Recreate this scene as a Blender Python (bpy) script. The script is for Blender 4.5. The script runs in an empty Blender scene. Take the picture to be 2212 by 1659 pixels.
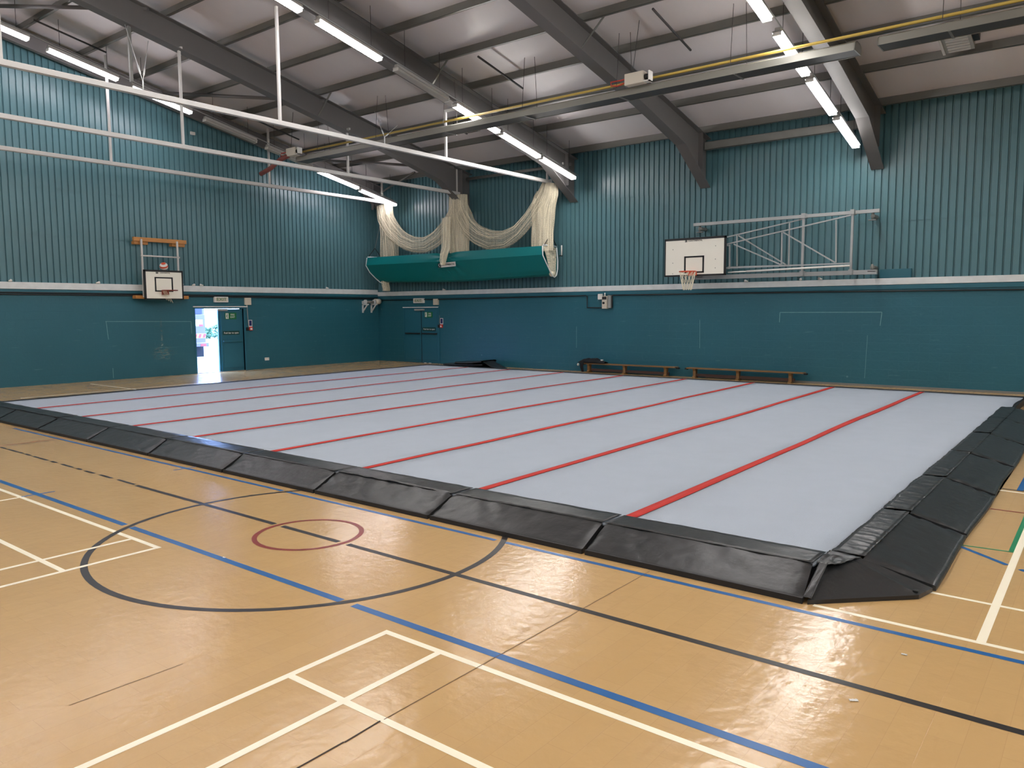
import bpy, bmesh, math, random
from mathutils import Vector, Matrix, noise

random.seed(7)
S = bpy.context.scene
COL = S.collection

# ------------------------------------------------------------------ camera
CAM_H, CAM_YAW, CAM_PITCH, CAM_ROLL = 1.99925780, -0.666371163, -0.0959109767, -0.00574532830
FOCAL_PX, IMG_W = 1663.32, 2212.0
cam = bpy.data.cameras.new('camera')
cam.sensor_fit = 'HORIZONTAL'
cam.sensor_width = 36.0
cam.lens = 36.0 * FOCAL_PX / IMG_W
cam.clip_start, cam.clip_end = 0.05, 400
camo = bpy.data.objects.new('camera', cam)
COL.objects.link(camo)
sy, cy = math.sin(CAM_YAW), math.cos(CAM_YAW)
fw = Vector((sy * math.cos(CAM_PITCH), cy * math.cos(CAM_PITCH), math.sin(CAM_PITCH)))
r0 = Vector((cy, -sy, 0.0))
u0 = r0.cross(fw)
rr = r0 * math.cos(CAM_ROLL) + u0 * math.sin(CAM_ROLL)
uu = -r0 * math.sin(CAM_ROLL) + u0 * math.cos(CAM_ROLL)
camo.matrix_world = Matrix(((rr.x, uu.x, -fw.x, 0), (rr.y, uu.y, -fw.y, 0), (rr.z, uu.z, -fw.z, CAM_H), (0, 0, 0, 1)))
S.camera = camo

# ------------------------------------------------------------------ world, exposure
S.view_settings.view_transform = 'Standard'
S.view_settings.look = 'None'
S.view_settings.gamma = 1.0
S.view_settings.use_curve_mapping = False
S.view_settings.exposure = 0.32
S.cycles.max_bounces = 6
S.cycles.diffuse_bounces = 3
S.cycles.glossy_bounces = 3
S.cycles.transparent_max_bounces = 8
LAMP = 40.0            # radiance of the strip-light diffusers
SKY = 26.0              # daylight outside the open door
w = bpy.data.worlds.new('daylight')
S.world = w
w.use_nodes = True
bg = w.node_tree.nodes['Background']
bg.inputs[0].default_value = (0.30, 0.48, 1.0, 1)
bg.inputs[1].default_value = SKY
sun = bpy.data.lights.new('sun', 'SUN')
sun.energy = 5.0
sun.angle = 0.02
sun.color = (1.0, 0.96, 0.9)
suno = bpy.data.objects.new('sun', sun)
COL.objects.link(suno)
suno.rotation_euler = (math.radians(-38), math.radians(4), 0)

# ------------------------------------------------------------------ materials
def rgb(r, g, b):
    f = lambda c: (c / 255 / 12.92) if c / 255 <= 0.04045 else ((c / 255 + 0.055) / 1.055) ** 2.4
    return (f(r), f(g), f(b), 1.0)

def mat(name, col, rough=0.5, metal=0.0, var=0.0, scale=4.0, bump=0.0, bscale=20.0, stretch=None, spec=0.5, emit=0.0, rvar=0.0):
    m = bpy.data.materials.new(name)
    m.use_nodes = True
    nt = m.node_tree
    b = nt.nodes['Principled BSDF']
    b.inputs['Base Color'].default_value = col
    b.inputs['Roughness'].default_value = rough
    b.inputs['Metallic'].default_value = metal
    b.inputs['Specular IOR Level'].default_value = spec
    if emit:
        b.inputs['Emission Color'].default_value = col
        b.inputs['Emission Strength'].default_value = emit
    if var or bump or rvar:
        tc = nt.nodes.new('ShaderNodeTexCoord')
        mp = nt.nodes.new('ShaderNodeMapping')
        nt.links.new(tc.outputs['Object'], mp.inputs[0])
        if stretch:
            mp.inputs['Scale'].default_value = stretch
        n = nt.nodes.new('ShaderNodeTexNoise')
        n.inputs['Scale'].default_value = scale
        n.inputs['Detail'].default_value = 5
        nt.links.new(mp.outputs[0], n.inputs['Vector'])
        if var:
            mx = nt.nodes.new('ShaderNodeMix')
            mx.data_type = 'RGBA'
            mx.inputs[6].default_value = [c * (1 - var) for c in col[:3]] + [1]
            mx.inputs[7].default_value = [min(1, c * (1 + var)) for c in col[:3]] + [1]
            nt.links.new(n.outputs['Fac'], mx.inputs[0])
            nt.links.new(mx.outputs[2], b.inputs['Base Color'])
        if rvar:
            ma = nt.nodes.new('ShaderNodeMapRange')
            ma.inputs[3].default_value = max(0.03, rough - rvar)
            ma.inputs[4].default_value = rough + rvar
            nt.links.new(n.outputs['Fac'], ma.inputs[0])
            nt.links.new(ma.outputs[0], b.inputs['Roughness'])
        if bump:
            n2 = nt.nodes.new('ShaderNodeTexNoise')
            n2.inputs['Scale'].default_value = bscale
            n2.inputs['Detail'].default_value = 4
            nt.links.new(mp.outputs[0], n2.inputs['Vector'])
            bp = nt.nodes.new('ShaderNodeBump')
            bp.inputs['Strength'].default_value = bump
            bp.inputs['Distance'].default_value = 0.02
            nt.links.new(n2.outputs['Fac'], bp.inputs['Height'])
            nt.links.new(bp.outputs[0], b.inputs['Normal'])
    return m

def N(nt, t, **kw):
    n = nt.nodes.new(t)
    for k, v in kw.items():
        setattr(n, k, v)
    return n

def smear_material(name, col):
    """a soft-edged smear of pale scuffs on a painted wall"""
    m = mat(name, col, 0.7)
    nt = m.node_tree
    tc = N(nt, 'ShaderNodeTexCoord')
    mp = N(nt, 'ShaderNodeMapping'); mp.inputs['Scale'].default_value = (1, 6, 16)
    nt.links.new(tc.outputs['Object'], mp.inputs[0])
    n = N(nt, 'ShaderNodeTexNoise'); n.inputs['Scale'].default_value = 1.2; n.inputs['Detail'].default_value = 6
    nt.links.new(mp.outputs[0], n.inputs['Vector'])
    g = N(nt, 'ShaderNodeTexGradient', gradient_type='SPHERICAL')
    mp2 = N(nt, 'ShaderNodeMapping'); mp2.inputs['Location'].default_value = (-1, -1, 0); mp2.inputs['Scale'].default_value = (2, 2, 1)
    nt.links.new(tc.outputs['UV'], mp2.inputs[0]); nt.links.new(mp2.outputs[0], g.inputs[0])
    r = N(nt, 'ShaderNodeMapRange'); r.inputs[1].default_value = 0.42; r.inputs[2].default_value = 0.75
    nt.links.new(n.outputs['Fac'], r.inputs[0])
    mu = N(nt, 'ShaderNodeMath', operation='MULTIPLY')
    nt.links.new(r.outputs[0], mu.inputs[0]); nt.links.new(g.outputs['Fac'], mu.inputs[1])
    nt.links.new(mu.outputs[0], nt.nodes['Principled BSDF'].inputs['Alpha'])
    return m

def floor_material():
    m = bpy.data.materials.new('sports_floor_vinyl')
    m.use_nodes = True
    nt = m.node_tree
    L = nt.links.new
    b = nt.nodes['Principled BSDF']
    tc = N(nt, 'ShaderNodeTexCoord')
    # broad tone patches
    n1 = N(nt, 'ShaderNodeTexNoise'); n1.inputs['Scale'].default_value = 0.45; n1.inputs['Detail'].default_value = 3
    L(tc.outputs['Object'], n1.inputs['Vector'])
    mx = N(nt, 'ShaderNodeMix', data_type='RGBA')
    mx.inputs[6].default_value = FLOOR_A; mx.inputs[7].default_value = FLOOR_B
    L(n1.outputs['Fac'], mx.inputs[0])
    # small tiles laid across the hall
    mp = N(nt, 'ShaderNodeMapping'); mp.inputs['Rotation'].default_value = (0, 0, math.pi / 2)
    L(tc.outputs['Object'], mp.inputs[0])
    br = N(nt, 'ShaderNodeTexBrick')
    br.inputs['Scale'].default_value = 1.0
    br.inputs['Brick Width'].default_value = 0.46; br.inputs['Row Height'].default_value = 0.152
    br.inputs['Mortar Size'].default_value = 0.0018; br.inputs['Mortar Smooth'].default_value = 0.3
    br.inputs['Color1'].default_value = (0.478, 0.478, 0.478, 1); br.inputs['Color2'].default_value = (0.515, 0.515, 0.515, 1)
    br.inputs['Mortar'].default_value = (0.40, 0.40, 0.40, 1)
    L(mp.outputs[0], br.inputs['Vector'])
    mx2 = N(nt, 'ShaderNodeMix', data_type='RGBA', blend_type='OVERLAY'); mx2.inputs[0].default_value = 0.55
    L(mx.outputs[2], mx2.inputs[6]); L(br.outputs['Color'], mx2.inputs[7])
    # long scuffs
    mp3 = N(nt, 'ShaderNodeMapping'); mp3.inputs['Scale'].default_value = (5.0, 1.1, 1)
    L(tc.outputs['Object'], mp3.inputs[0])
    n3 = N(nt, 'ShaderNodeTexNoise'); n3.inputs['Scale'].default_value = 2.2; n3.inputs['Detail'].default_value = 6
    L(mp3.outputs[0], n3.inputs['Vector'])
    rp = N(nt, 'ShaderNodeMapRange'); rp.inputs[1].default_value = 0.62; rp.inputs[2].default_value = 0.8
    L(n3.outputs['Fac'], rp.inputs[0])
    mx3 = N(nt, 'ShaderNodeMix', data_type='RGBA', blend_type='MULTIPLY'); mx3.inputs[7].default_value = (0.93, 0.90, 0.86, 1)
    L(rp.outputs[0], mx3.inputs[0]); L(mx2.outputs[2], mx3.inputs[6])
    # dark specks
    v = N(nt, 'ShaderNodeTexVoronoi'); v.inputs['Scale'].default_value = 1.3; v.inputs['Randomness'].default_value = 1.0
    L(tc.outputs['Object'], v.inputs['Vector'])
    sp = N(nt, 'ShaderNodeMath', operation='LESS_THAN'); sp.inputs[1].default_value = 0.016
    L(v.outputs['Distance'], sp.inputs[0])
    mx4 = N(nt, 'ShaderNodeMix', data_type='RGBA', blend_type='MULTIPLY'); mx4.inputs[7].default_value = (0.55, 0.45, 0.36, 1)
    L(sp.outputs[0], mx4.inputs[0]); L(mx3.outputs[2], mx4.inputs[6])
    L(mx4.outputs[2], b.inputs['Base Color'])
    # gloss with wear, wavy varnish
    rr_ = N(nt, 'ShaderNodeMapRange'); rr_.inputs[3].default_value = FLOOR_R - 0.03; rr_.inputs[4].default_value = FLOOR_R + 0.05
    L(n3.outputs['Fac'], rr_.inputs[0])
    # the varnish is worn dull on the walked patch beside the near badminton court
    dv = N(nt, 'ShaderNodeVectorMath', operation='DISTANCE'); dv.inputs[1].default_value = (-4.6, 1.2, 0)
    L(tc.outputs['Object'], dv.inputs[0])
    wr_ = N(nt, 'ShaderNodeMapRange', interpolation_type='SMOOTHSTEP'); wr_.inputs[1].default_value = 4.2; wr_.inputs[2].default_value = 0.4; wr_.inputs[3].default_value = 0.0; wr_.inputs[4].default_value = 0.03
    L(dv.outputs['Value'], wr_.inputs[0])
    sm = N(nt, 'ShaderNodeMath', operation='ADD'); L(rr_.outputs[0], sm.inputs[0]); L(wr_.outputs[0], sm.inputs[1])
    L(sm.outputs[0], b.inputs['Roughness'])
    n4 = N(nt, 'ShaderNodeTexNoise'); n4.inputs['Scale'].default_value = 11.0; n4.inputs['Detail'].default_value = 3
    L(tc.outputs['Object'], n4.inputs['Vector'])
    ad = N(nt, 'ShaderNodeMath', operation='ADD')
    ml = N(nt, 'ShaderNodeMath', operation='MULTIPLY'); ml.inputs[1].default_value = -0.12
    L(br.outputs['Fac'], ml.inputs[0]); L(n4.outputs['Fac'], ad.inputs[0]); L(ml.outputs[0], ad.inputs[1])
    bp = N(nt, 'ShaderNodeBump'); bp.inputs['Strength'].default_value = 0.16; bp.inputs['Distance'].default_value = 0.02
    L(ad.outputs[0], bp.inputs['Height']); L(bp.outputs[0], b.inputs['Normal'])
    b.inputs['Specular IOR Level'].default_value = 0.5
    return m

def block_material(name, axis, col):
    """painted blockwork: faint courses, scuffs and chalky dust specks; axis = wall direction (0 = X, 1 = Y)"""
    m = bpy.data.materials.new(name)
    m.use_nodes = True
    nt = m.node_tree
    L = nt.links.new
    b = nt.nodes['Principled BSDF']
    tc = N(nt, 'ShaderNodeTexCoord')
    sx = N(nt, 'ShaderNodeSeparateXYZ'); L(tc.outputs['Object'], sx.inputs[0])
    cb = N(nt, 'ShaderNodeCombineXYZ'); L(sx.outputs[axis], cb.inputs[0]); L(sx.outputs[2], cb.inputs[1])
    br = N(nt, 'ShaderNodeTexBrick')
    br.inputs['Scale'].default_value = 1.0
    br.inputs['Brick Width'].default_value = 0.45; br.inputs['Row Height'].default_value = 0.225
    br.inputs['Mortar Size'].default_value = 0.006; br.inputs['Mortar Smooth'].default_value = 0.6
    L(cb.outputs[0], br.inputs['Vector'])
    n1 = N(nt, 'ShaderNodeTexNoise'); n1.inputs['Scale'].default_value = 0.5; n1.inputs['Detail'].default_value = 5
    L(cb.outputs[0], n1.inputs['Vector'])
    mx = N(nt, 'ShaderNodeMix', data_type='RGBA')
    mx.inputs[6].default_value = [c * 0.85 for c in col[:3]] + [1]; mx.inputs[7].default_value = [c * 1.15 for c in col[:3]] + [1]
    L(n1.outputs['Fac'], mx.inputs[0])
    mp = N(nt, 'ShaderNodeMapping'); mp.inputs['Scale'].default_value = (1.2, 9.0, 1)
    L(cb.outputs[0], mp.inputs[0])
    n2 = N(nt, 'ShaderNodeTexNoise'); n2.inputs['Scale'].default_value = 1.6; n2.inputs['Detail'].default_value = 7
    L(mp.outputs[0], n2.inputs['Vector'])
    r2 = N(nt, 'ShaderNodeMapRange'); r2.inputs[1].default_value = 0.66; r2.inputs[2].default_value = 0.82; r2.inputs[4].default_value = 0.35
    L(n2.outputs['Fac'], r2.inputs[0])
    v = N(nt, 'ShaderNodeTexVoronoi'); v.inputs['Scale'].default_value = 1.1
    L(cb.outputs[0], v.inputs['Vector'])
    sp = N(nt, 'ShaderNodeMapRange'); sp.inputs[1].default_value = 0.035; sp.inputs[2].default_value = 0.02; sp.inputs[4].default_value = 0.4
    L(v.outputs['Distance'], sp.inputs[0])
    ad = N(nt, 'ShaderNodeMath', operation='ADD', use_clamp=True); L(r2.outputs[0], ad.inputs[0]); L(sp.outputs[0], ad.inputs[1])
    mx2 = N(nt, 'ShaderNodeMix', data_type='RGBA'); mx2.inputs[7].default_value = (0.20, 0.36, 0.38, 1)
    L(ad.outputs[0], mx2.inputs[0]); L(mx.outputs[2], mx2.inputs[6])
    L(mx2.outputs[2], b.inputs['Base Color'])
    b.inputs['Roughness'].default_value = 0.42
    n3 = N(nt, 'ShaderNodeTexNoise'); n3.inputs['Scale'].default_value = 14
    L(tc.outputs['Object'], n3.inputs['Vector'])
    mu = N(nt, 'ShaderNodeMath', operation='MULTIPLY_ADD'); mu.inputs[1].default_value = -0.8
    L(br.outputs['Fac'], mu.inputs[0]); L(n3.outputs['Fac'], mu.inputs[2])
    bp = N(nt, 'ShaderNodeBump'); bp.inputs['Strength'].default_value = 0.45; bp.inputs['Distance'].default_value = 0.012
    L(mu.outputs[0], bp.inputs['Height']); L(bp.outputs[0], b.inputs['Normal'])
    return m

def net_material(name, dens, col):
    """knotted cord netting gathered in folds: cords with gaps between them"""
    m = bpy.data.materials.new(name)
    m.use_nodes = True
    nt = m.node_tree
    L = nt.links.new
    b = nt.nodes['Principled BSDF']
    b.inputs['Base Color'].default_value = col
    b.inputs['Roughness'].default_value = 0.8
    tc = N(nt, 'ShaderNodeTexCoord')
    mp = N(nt, 'ShaderNodeMapping'); mp.inputs['Scale'].default_value = (0.10, 6.0, 1)
    L(tc.outputs['UV'], mp.inputs[0])
    n = N(nt, 'ShaderNodeTexNoise'); n.inputs['Scale'].default_value = 1.0; n.inputs['Detail'].default_value = 2; n.inputs['Roughness'].default_value = 0.6
    L(mp.outputs[0], n.inputs['Vector'])
    th = N(nt, 'ShaderNodeMapRange'); th.inputs[1].default_value = dens - 0.16; th.inputs[2].default_value = dens + 0.16; th.inputs[3].default_value = 0.05; th.inputs[4].default_value = 0.95 if dens < 0.55 else 0.6
    L(n.outputs['Fac'], th.inputs[0])
    mp2 = N(nt, 'ShaderNodeMapping'); mp2.inputs['Scale'].default_value = (1.6, 1.6, 1)
    L(tc.outputs['UV'], mp2.inputs[0])
    v = N(nt, 'ShaderNodeTexVoronoi', feature='DISTANCE_TO_EDGE', voronoi_dimensions='2D'); v.inputs['Scale'].default_value = 1.0
    L(mp2.outputs[0], v.inputs['Vector'])
    lt = N(nt, 'ShaderNodeMath', operation='LESS_THAN'); lt.inputs[1].default_value = 0.03
    L(v.outputs['Distance'], lt.inputs[0])
    mxm = N(nt, 'ShaderNodeMath', operation='MAXIMUM')
    L(th.outputs[0], mxm.inputs[0]); L(lt.outputs[0], mxm.inputs[1])
    L(mxm.outputs[0], b.inputs['Alpha'])
    return m

FLOOR_A, FLOOR_B = rgb(192, 156, 104), rgb(202, 166, 114)
FLOOR_R = 0.175
TEAL_LOW = rgb(36, 96, 111)
TEAL_CLAD = rgb(80, 118, 126)
M = {}
M['floor'] = floor_material()
M['wall_back'] = block_material('teal_painted_block', 0, TEAL_LOW)
M['wall_left'] = block_material('teal_painted_block_gable', 1, TEAL_LOW)
M['clad'] = mat('teal_profiled_sheet', TEAL_CLAD, 0.33, 0.0, var=0.10, scale=0.6, rvar=0.06)
M['teal'] = mat('teal_gloss_paint', TEAL_LOW, 0.4, var=0.06)
M['door'] = mat('teal_door_paint', rgb(38, 98, 116), 0.38, var=0.05)
M['galv'] = mat('galvanised_steel', rgb(214, 218, 218), 0.42, 0.12, var=0.18, scale=5, rvar=0.08)
M['frame'] = mat('grey_hoop_frame_steel', rgb(166, 168, 168), 0.42, 0.2, var=0.12, scale=5)
M['heat'] = mat('dull_aluminium_reflector', rgb(140, 138, 130), 0.4, 0.35, var=0.12, scale=2)
M['galvd'] = mat('dull_galvanised_steel', rgb(128, 128, 124), 0.45, 0.35, var=0.12, scale=4)
M['steel'] = mat('grey_painted_steel', rgb(100, 98, 97), 0.5, var=0.05, scale=2)
M['purlin'] = mat('dark_galvanised_purlin', rgb(116, 115, 110), 0.36, 0.25, var=0.1, scale=3)
M['rod'] = mat('dark_rod', rgb(60, 58, 58), 0.5)
M['roof'] = mat('roof_liner_sheet', rgb(210, 205, 206), 0.36, 0.0, var=0.03, scale=0.5, bump=0.2, bscale=5.0, stretch=(6.0, 0.12, 0.3))
M['white'] = mat('white_paint', rgb(226, 224, 219), 0.45, var=0.03)
M['railw'] = mat('off_white_track_paint', rgb(205, 203, 200), 0.4, var=0.04)
M['cream'] = mat('cream_board', rgb(244, 240, 226), 0.4, var=0.02)
M['black'] = mat('black_paint', rgb(22, 22, 24), 0.5)
M['blackp'] = mat('black_plastic', rgb(30, 31, 34), 0.45)
M['dark'] = mat('dark_void', rgb(20, 22, 26), 0.7)
M['lamp'] = mat('lit_diffuser', (1.0, 0.965, 0.95, 1), 0.4, emit=LAMP)
M['lamp_old'] = mat('ageing_lit_diffuser', (1.0, 0.93, 0.98, 1), 0.4, emit=LAMP * 0.72)
M['lamp_off'] = mat('unlit_diffuser', rgb(170, 168, 162), 0.35)
M['house'] = mat('fitting_grey', rgb(176, 174, 170), 0.4, var=0.03)
M['yellow'] = mat('yellow_gas_pipe', rgb(212, 182, 90), 0.45, var=0.04)
M['red'] = mat('red_paint', rgb(196, 52, 42), 0.45)
M['hoopdk'] = mat('dull_red_hoop', rgb(132, 58, 44), 0.5)
M['flue'] = mat('dull_red_flue', rgb(118, 62, 56), 0.6)
M['orange'] = mat('orange_hoop', rgb(214, 84, 50), 0.4)
M['wood'] = mat('varnished_pine', rgb(128, 96, 58), 0.4, var=0.22, scale=3, stretch=(1, 12, 12))
M['woody'] = mat('varnished_pine_rail', rgb(186, 128, 66), 0.4, var=0.22, scale=3, stretch=(12, 1, 12))
M['wooddk'] = mat('dark_wood', rgb(64, 42, 34), 0.5, var=0.2, scale=3, stretch=(1, 10, 10))
M['mat'] = mat('grey_carpet', rgb(172, 181, 192), 0.95, var=0.04, scale=3.0, bump=0.25, bscale=160, spec=0.1)
M['matred'] = mat('red_joining_strip', rgb(194, 66, 60), 0.9, var=0.06, scale=8, spec=0.2)
M['vinyl'] = mat('black_vinyl_cover', rgb(40, 41, 42), 0.34, var=0.07, scale=3, bump=0.3, bscale=9, spec=0.45)
M['deck'] = mat('black_deck_edge', rgb(28, 29, 32), 0.6)
M['tarp'] = mat('green_tarpaulin', rgb(0, 112, 114), 0.5, var=0.06, scale=1.5, spec=0.3)
M['net'] = net_material('cream_cord_netting', 0.49, rgb(232, 222, 196))
M['netd'] = net_material('loose_cord_netting', 0.6, rgb(222, 212, 186))
M['cord'] = mat('cream_cord', rgb(236, 228, 204), 0.8)
M['cloth'] = mat('black_cloth', rgb(16, 18, 22), 0.9)
M['sign'] = mat('green_sign', rgb(20, 110, 62), 0.4)
M['signdk'] = mat('dark_green_sign', rgb(14, 62, 58), 0.4)
M['plastic'] = mat('ivory_plastic', rgb(204, 196, 180), 0.4, var=0.02)
M['greyp'] = mat('grey_plastic', rgb(150, 152, 150), 0.4)
M['navy'] = mat('navy_notice', rgb(28, 34, 92), 0.4)
M['line_w'] = mat('white_court_line', rgb(255, 244, 218), 0.35, var=0.03)
M['line_b'] = mat('blue_court_line', rgb(38, 98, 158), 0.3, var=0.06, scale=3, spec=0.35)
M['line_k'] = mat('black_court_line', rgb(48, 45, 44), 0.34, var=0.12, scale=3, spec=0.3)
M['line_r'] = mat('red_court_line', rgb(140, 58, 48), 0.32, var=0.06, spec=0.3)
M['line_g'] = mat('green_court_line', rgb(44, 138, 92), 0.32)
M['joint'] = mat('floor_joint', rgb(112, 84, 52), 0.6)
M['jointd'] = mat('open_floor_joint', rgb(58, 42, 28), 0.7)
M['chalk'] = mat('chalk_mark', rgb(112, 158, 160), 0.7, var=0.3, scale=9)
M['smear'] = smear_material('pale_ball_scuffs', rgb(150, 178, 172))
M['tarmac'] = mat('pale_concrete_yard', rgb(98, 104, 108), 0.8, var=0.1, scale=1)
M['leaf'] = mat('tree_leaf', rgb(60, 92, 60), 0.7, var=0.25, scale=2)
M['bark'] = mat('tree_bark', rgb(92, 76, 60), 0.8)
M['lorry'] = mat('lilac_grey_lorry_panel', rgb(94, 84, 90), 0.4, var=0.03)
M['lorryd'] = mat('lorry_dark', rgb(40, 44, 72), 0.5)
M['chev'] = mat('lorry_yellow_reflector', rgb(232, 196, 70), 0.4)
M['tyre'] = mat('tyre_rubber', rgb(26, 26, 28), 0.8)

# ------------------------------------------------------------------ geometry helpers
class MB:
    """collects shapes for ONE mesh"""
    def __init__(s):
        s.bm = bmesh.new()
        s.uv = s.bm.loops.layers.uv.new('UVMap')
    def face(s, pts, smooth=False):
        f = s.bm.faces.new([s.bm.verts.new(p) for p in pts])
        f.smooth = smooth
        return s
    def box(s, a, b, ch=0.0):
        x0, x1 = sorted((a[0], b[0])); y0, y1 = sorted((a[1], b[1])); z0, z1 = sorted((a[2], b[2]))
        c = ((x0 + x1) / 2, (y0 + y1) / 2, (z0 + z1) / 2)
        g = bmesh.ops.create_cube(s.bm, size=1.0)['verts']
        for v in g:
            v.co = Vector((c[0] + v.co.x * (x1 - x0), c[1] + v.co.y * (y1 - y0), c[2] + v.co.z * (z1 - z0)))
        if ch:
            ed = list({e for v in g for e in v.link_edges})
            bmesh.ops.bevel(s.bm, geom=ed, offset=ch, segments=2, affect='EDGES', profile=0.5)
        return s
    def prism(s, poly, d):
        """closed polygon (3-D points) extruded along vector d"""
        d = Vector(d)
        a = [s.bm.verts.new(p) for p in poly]
        b = [s.bm.verts.new(Vector(p) + d) for p in poly]
        n = len(poly)
        s.bm.faces.new(a[::-1]); s.bm.faces.new(b)
        for i in range(n):
            s.bm.faces.new((a[i], a[(i + 1) % n], b[(i + 1) % n], b[i]))
        return s
    def tube(s, pts, r, n=8, cap=True):
        pts = [Vector(p) for p in pts]
        rs = r if isinstance(r, (list, tuple)) else [r] * len(pts)
        rings = []
        up = None
        for i, p in enumerate(pts):
            t = (pts[min(i + 1, len(pts) - 1)] - pts[max(i - 1, 0)]).normalized()
            if up is None:
                up = Vector((0, 0, 1)) if abs(t.z) < 0.9 else Vector((1, 0, 0))
            a = t.cross(up).normalized()
            up2 = a.cross(t).normalized()
            rings.append([s.bm.verts.new(p + (a * math.cos(k * 2 * math.pi / n) + up2 * math.sin(k * 2 * math.pi / n)) * rs[i]) for k in range(n)])
        for i in range(len(rings) - 1):
            for k in range(n):
                f = s.bm.faces.new((rings[i][k], rings[i][(k + 1) % n], rings[i + 1][(k + 1) % n], rings[i + 1][k]))
                f.smooth = n > 5
        if cap:
            s.bm.faces.new(rings[0][::-1]); s.bm.faces.new(rings[-1])
        return s
    def bar(s, a, b, w, h):
        """square bar from a to b, w wide, h high"""
        a, b = Vector(a), Vector(b)
        t = (b - a).normalized()
        up = Vector((0, 0, 1)) if abs(t.z) < 0.95 else Vector((0, 1, 0))
        x = t.cross(up).normalized(); y = x.cross(t).normalized()
        q = [a + x * sx * w / 2 + y * sy_ * h / 2 for sx, sy_ in ((-1, -1), (1, -1), (1, 1), (-1, 1))]
        return s.prism(q, b - a)
    def grid(s, fn, nu, nv, smooth=True, uvs=(1, 1)):
        vs = [[s.bm.verts.new(fn(i / nu, j / nv)) for j in range(nv + 1)] for i in range(nu + 1)]
        for i in range(nu):
            for j in range(nv):
                f = s.bm.faces.new((vs[i][j], vs[i + 1][j], vs[i + 1][j + 1], vs[i][j + 1]))
                f.smooth = smooth
                for l, (a, b) in zip(f.loops, ((i, j), (i + 1, j), (i + 1, j + 1), (i, j + 1))):
                    l[s.uv].uv = (a / nu * uvs[0], b / nv * uvs[1])
        return vs
    def ring(s, c, R, r, n=32, m=8, arc=(0, 2 * math.pi), axis='z'):
        P = []
        full = abs(arc[1] - arc[0] - 2 * math.pi) < 1e-6
        k = n if full else n + 1
        for i in range(k):
            a = arc[0] + (arc[1] - arc[0]) * i / n
            P.append(Vector((c[0] + R * math.cos(a), c[1] + R * math.sin(a), c[2])))
        if full:
            P.append(P[0].copy())
        return s.tube(P, r, m, cap=not full)
    def flat_arc(s, c, R0, R1, a0, a1, n, z0, z1):
        for i in range(n):
            t0, t1 = a0 + (a1 - a0) * i / n, a0 + (a1 - a0) * (i + 1) / n
            q = [(c[0] + R * math.cos(t), c[1] + R * math.sin(t), z1) for R, t in ((R0, t0), (R1, t0), (R1, t1), (R0, t1))]
            s.face(q)
        return s
    def ball(s, c, r, n=16, m=10, squash=(1, 1, 1)):
        g = bmesh.ops.create_uvsphere(s.bm, u_segments=n, v_segments=m, radius=r)['verts']
        for v in g:
            v.co = Vector((c[0] + v.co.x * squash[0], c[1] + v.co.y * squash[1], c[2] + v.co.z * squash[2]))
            for f in v.link_faces:
                f.smooth = True
        return s
    def build(s, name, m, parent=None, org=None, solid=0.0):
        """org: world point that becomes the mesh's local origin (default: the parent's own world position)"""
        me = bpy.data.meshes.new(name)
        if org is None:
            org = WL.get(parent.name, Vector((0, 0, 0))) if parent else Vector((0, 0, 0))
        org = Vector(org)
        bmesh.ops.recalc_face_normals(s.bm, faces=s.bm.faces)
        for v in s.bm.verts:
            v.co -= org
        s.bm.to_mesh(me); s.bm.free()
        o = bpy.data.objects.new(name, me)
        COL.objects.link(o)
        for x in (m if isinstance(m, (list, tuple)) else [m]):
            me.materials.append(x)
        if parent:
            o.parent = parent
            WL[o.name] = WL.get(parent.name, Vector((0, 0, 0))).copy()
        else:
            o.location = org
            WL[o.name] = org.copy()
        if solid:
            md = o.modifiers.new('thickness', 'SOLIDIFY'); md.thickness = solid; md.offset = 0
        return o

WL = {}

def tag(o, label=None, cat=None, group=None, kind=None):
    if label: o['label'] = label
    if cat: o['category'] = cat
    if group: o['group'] = group
    if kind: o['kind'] = kind
    return o

def thing(name, label, cat, loc, group=None, kind=None):
    o = bpy.data.objects.new(name, None)
    o.empty_display_size = 0.1
    COL.objects.link(o)
    o.location = loc
    WL[o.name] = Vector(loc)
    return tag(o, label, cat, group, kind)

def copy_tree(o, parent=None):
    c = o.copy()
    COL.objects.link(c)
    if parent: c.parent = parent
    for ch in list(o.children):
        copy_tree(ch, c)
    return c

def text(name, body, size, loc, rot, m, parent, thick=0.002, align='CENTER', width=None):
    cu = bpy.data.curves.new(name, 'FONT')
    cu.body = body; cu.size = size; cu.extrude = thick; cu.align_x = align; cu.align_y = 'CENTER'
    cu.materials.append(m)
    tmp = bpy.data.objects.new(name + '_curve', cu)
    me = bpy.data.meshes.new_from_object(tmp)
    bpy.data.objects.remove(tmp); bpy.data.curves.remove(cu)
    o = bpy.data.objects.new(name, me)
    COL.objects.link(o)
    o.parent = parent
    o.location = Vector(loc) - WL.get(parent.name, Vector((0, 0, 0)))
    o.rotation_euler = rot
    if width:
        o.scale.x = width
    return o
ROT_BACK = (math.pi / 2, 0, 0)            # lettering on the back wall, read from -Y
ROT_LEFT = (math.pi / 2, 0, math.pi / 2)  # lettering on the left wall, read from +X

# ================================================================== THE SETTING
XL, XR, YB, YF = -23.4, 12.2, 21.1, -12.7     # inner faces of the block walls
RIDGE_Y = 4.2
SL = 0.205
def zflange(y):                                # underside of the rafters' top flange
    return 6.92 + SL * (20.41 - (y if y >= RIDGE_Y else 2 * RIDGE_Y - y))
def zroof(y):                                  # underside of the roof sheet
    return zflange(y) + 0.215

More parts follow.
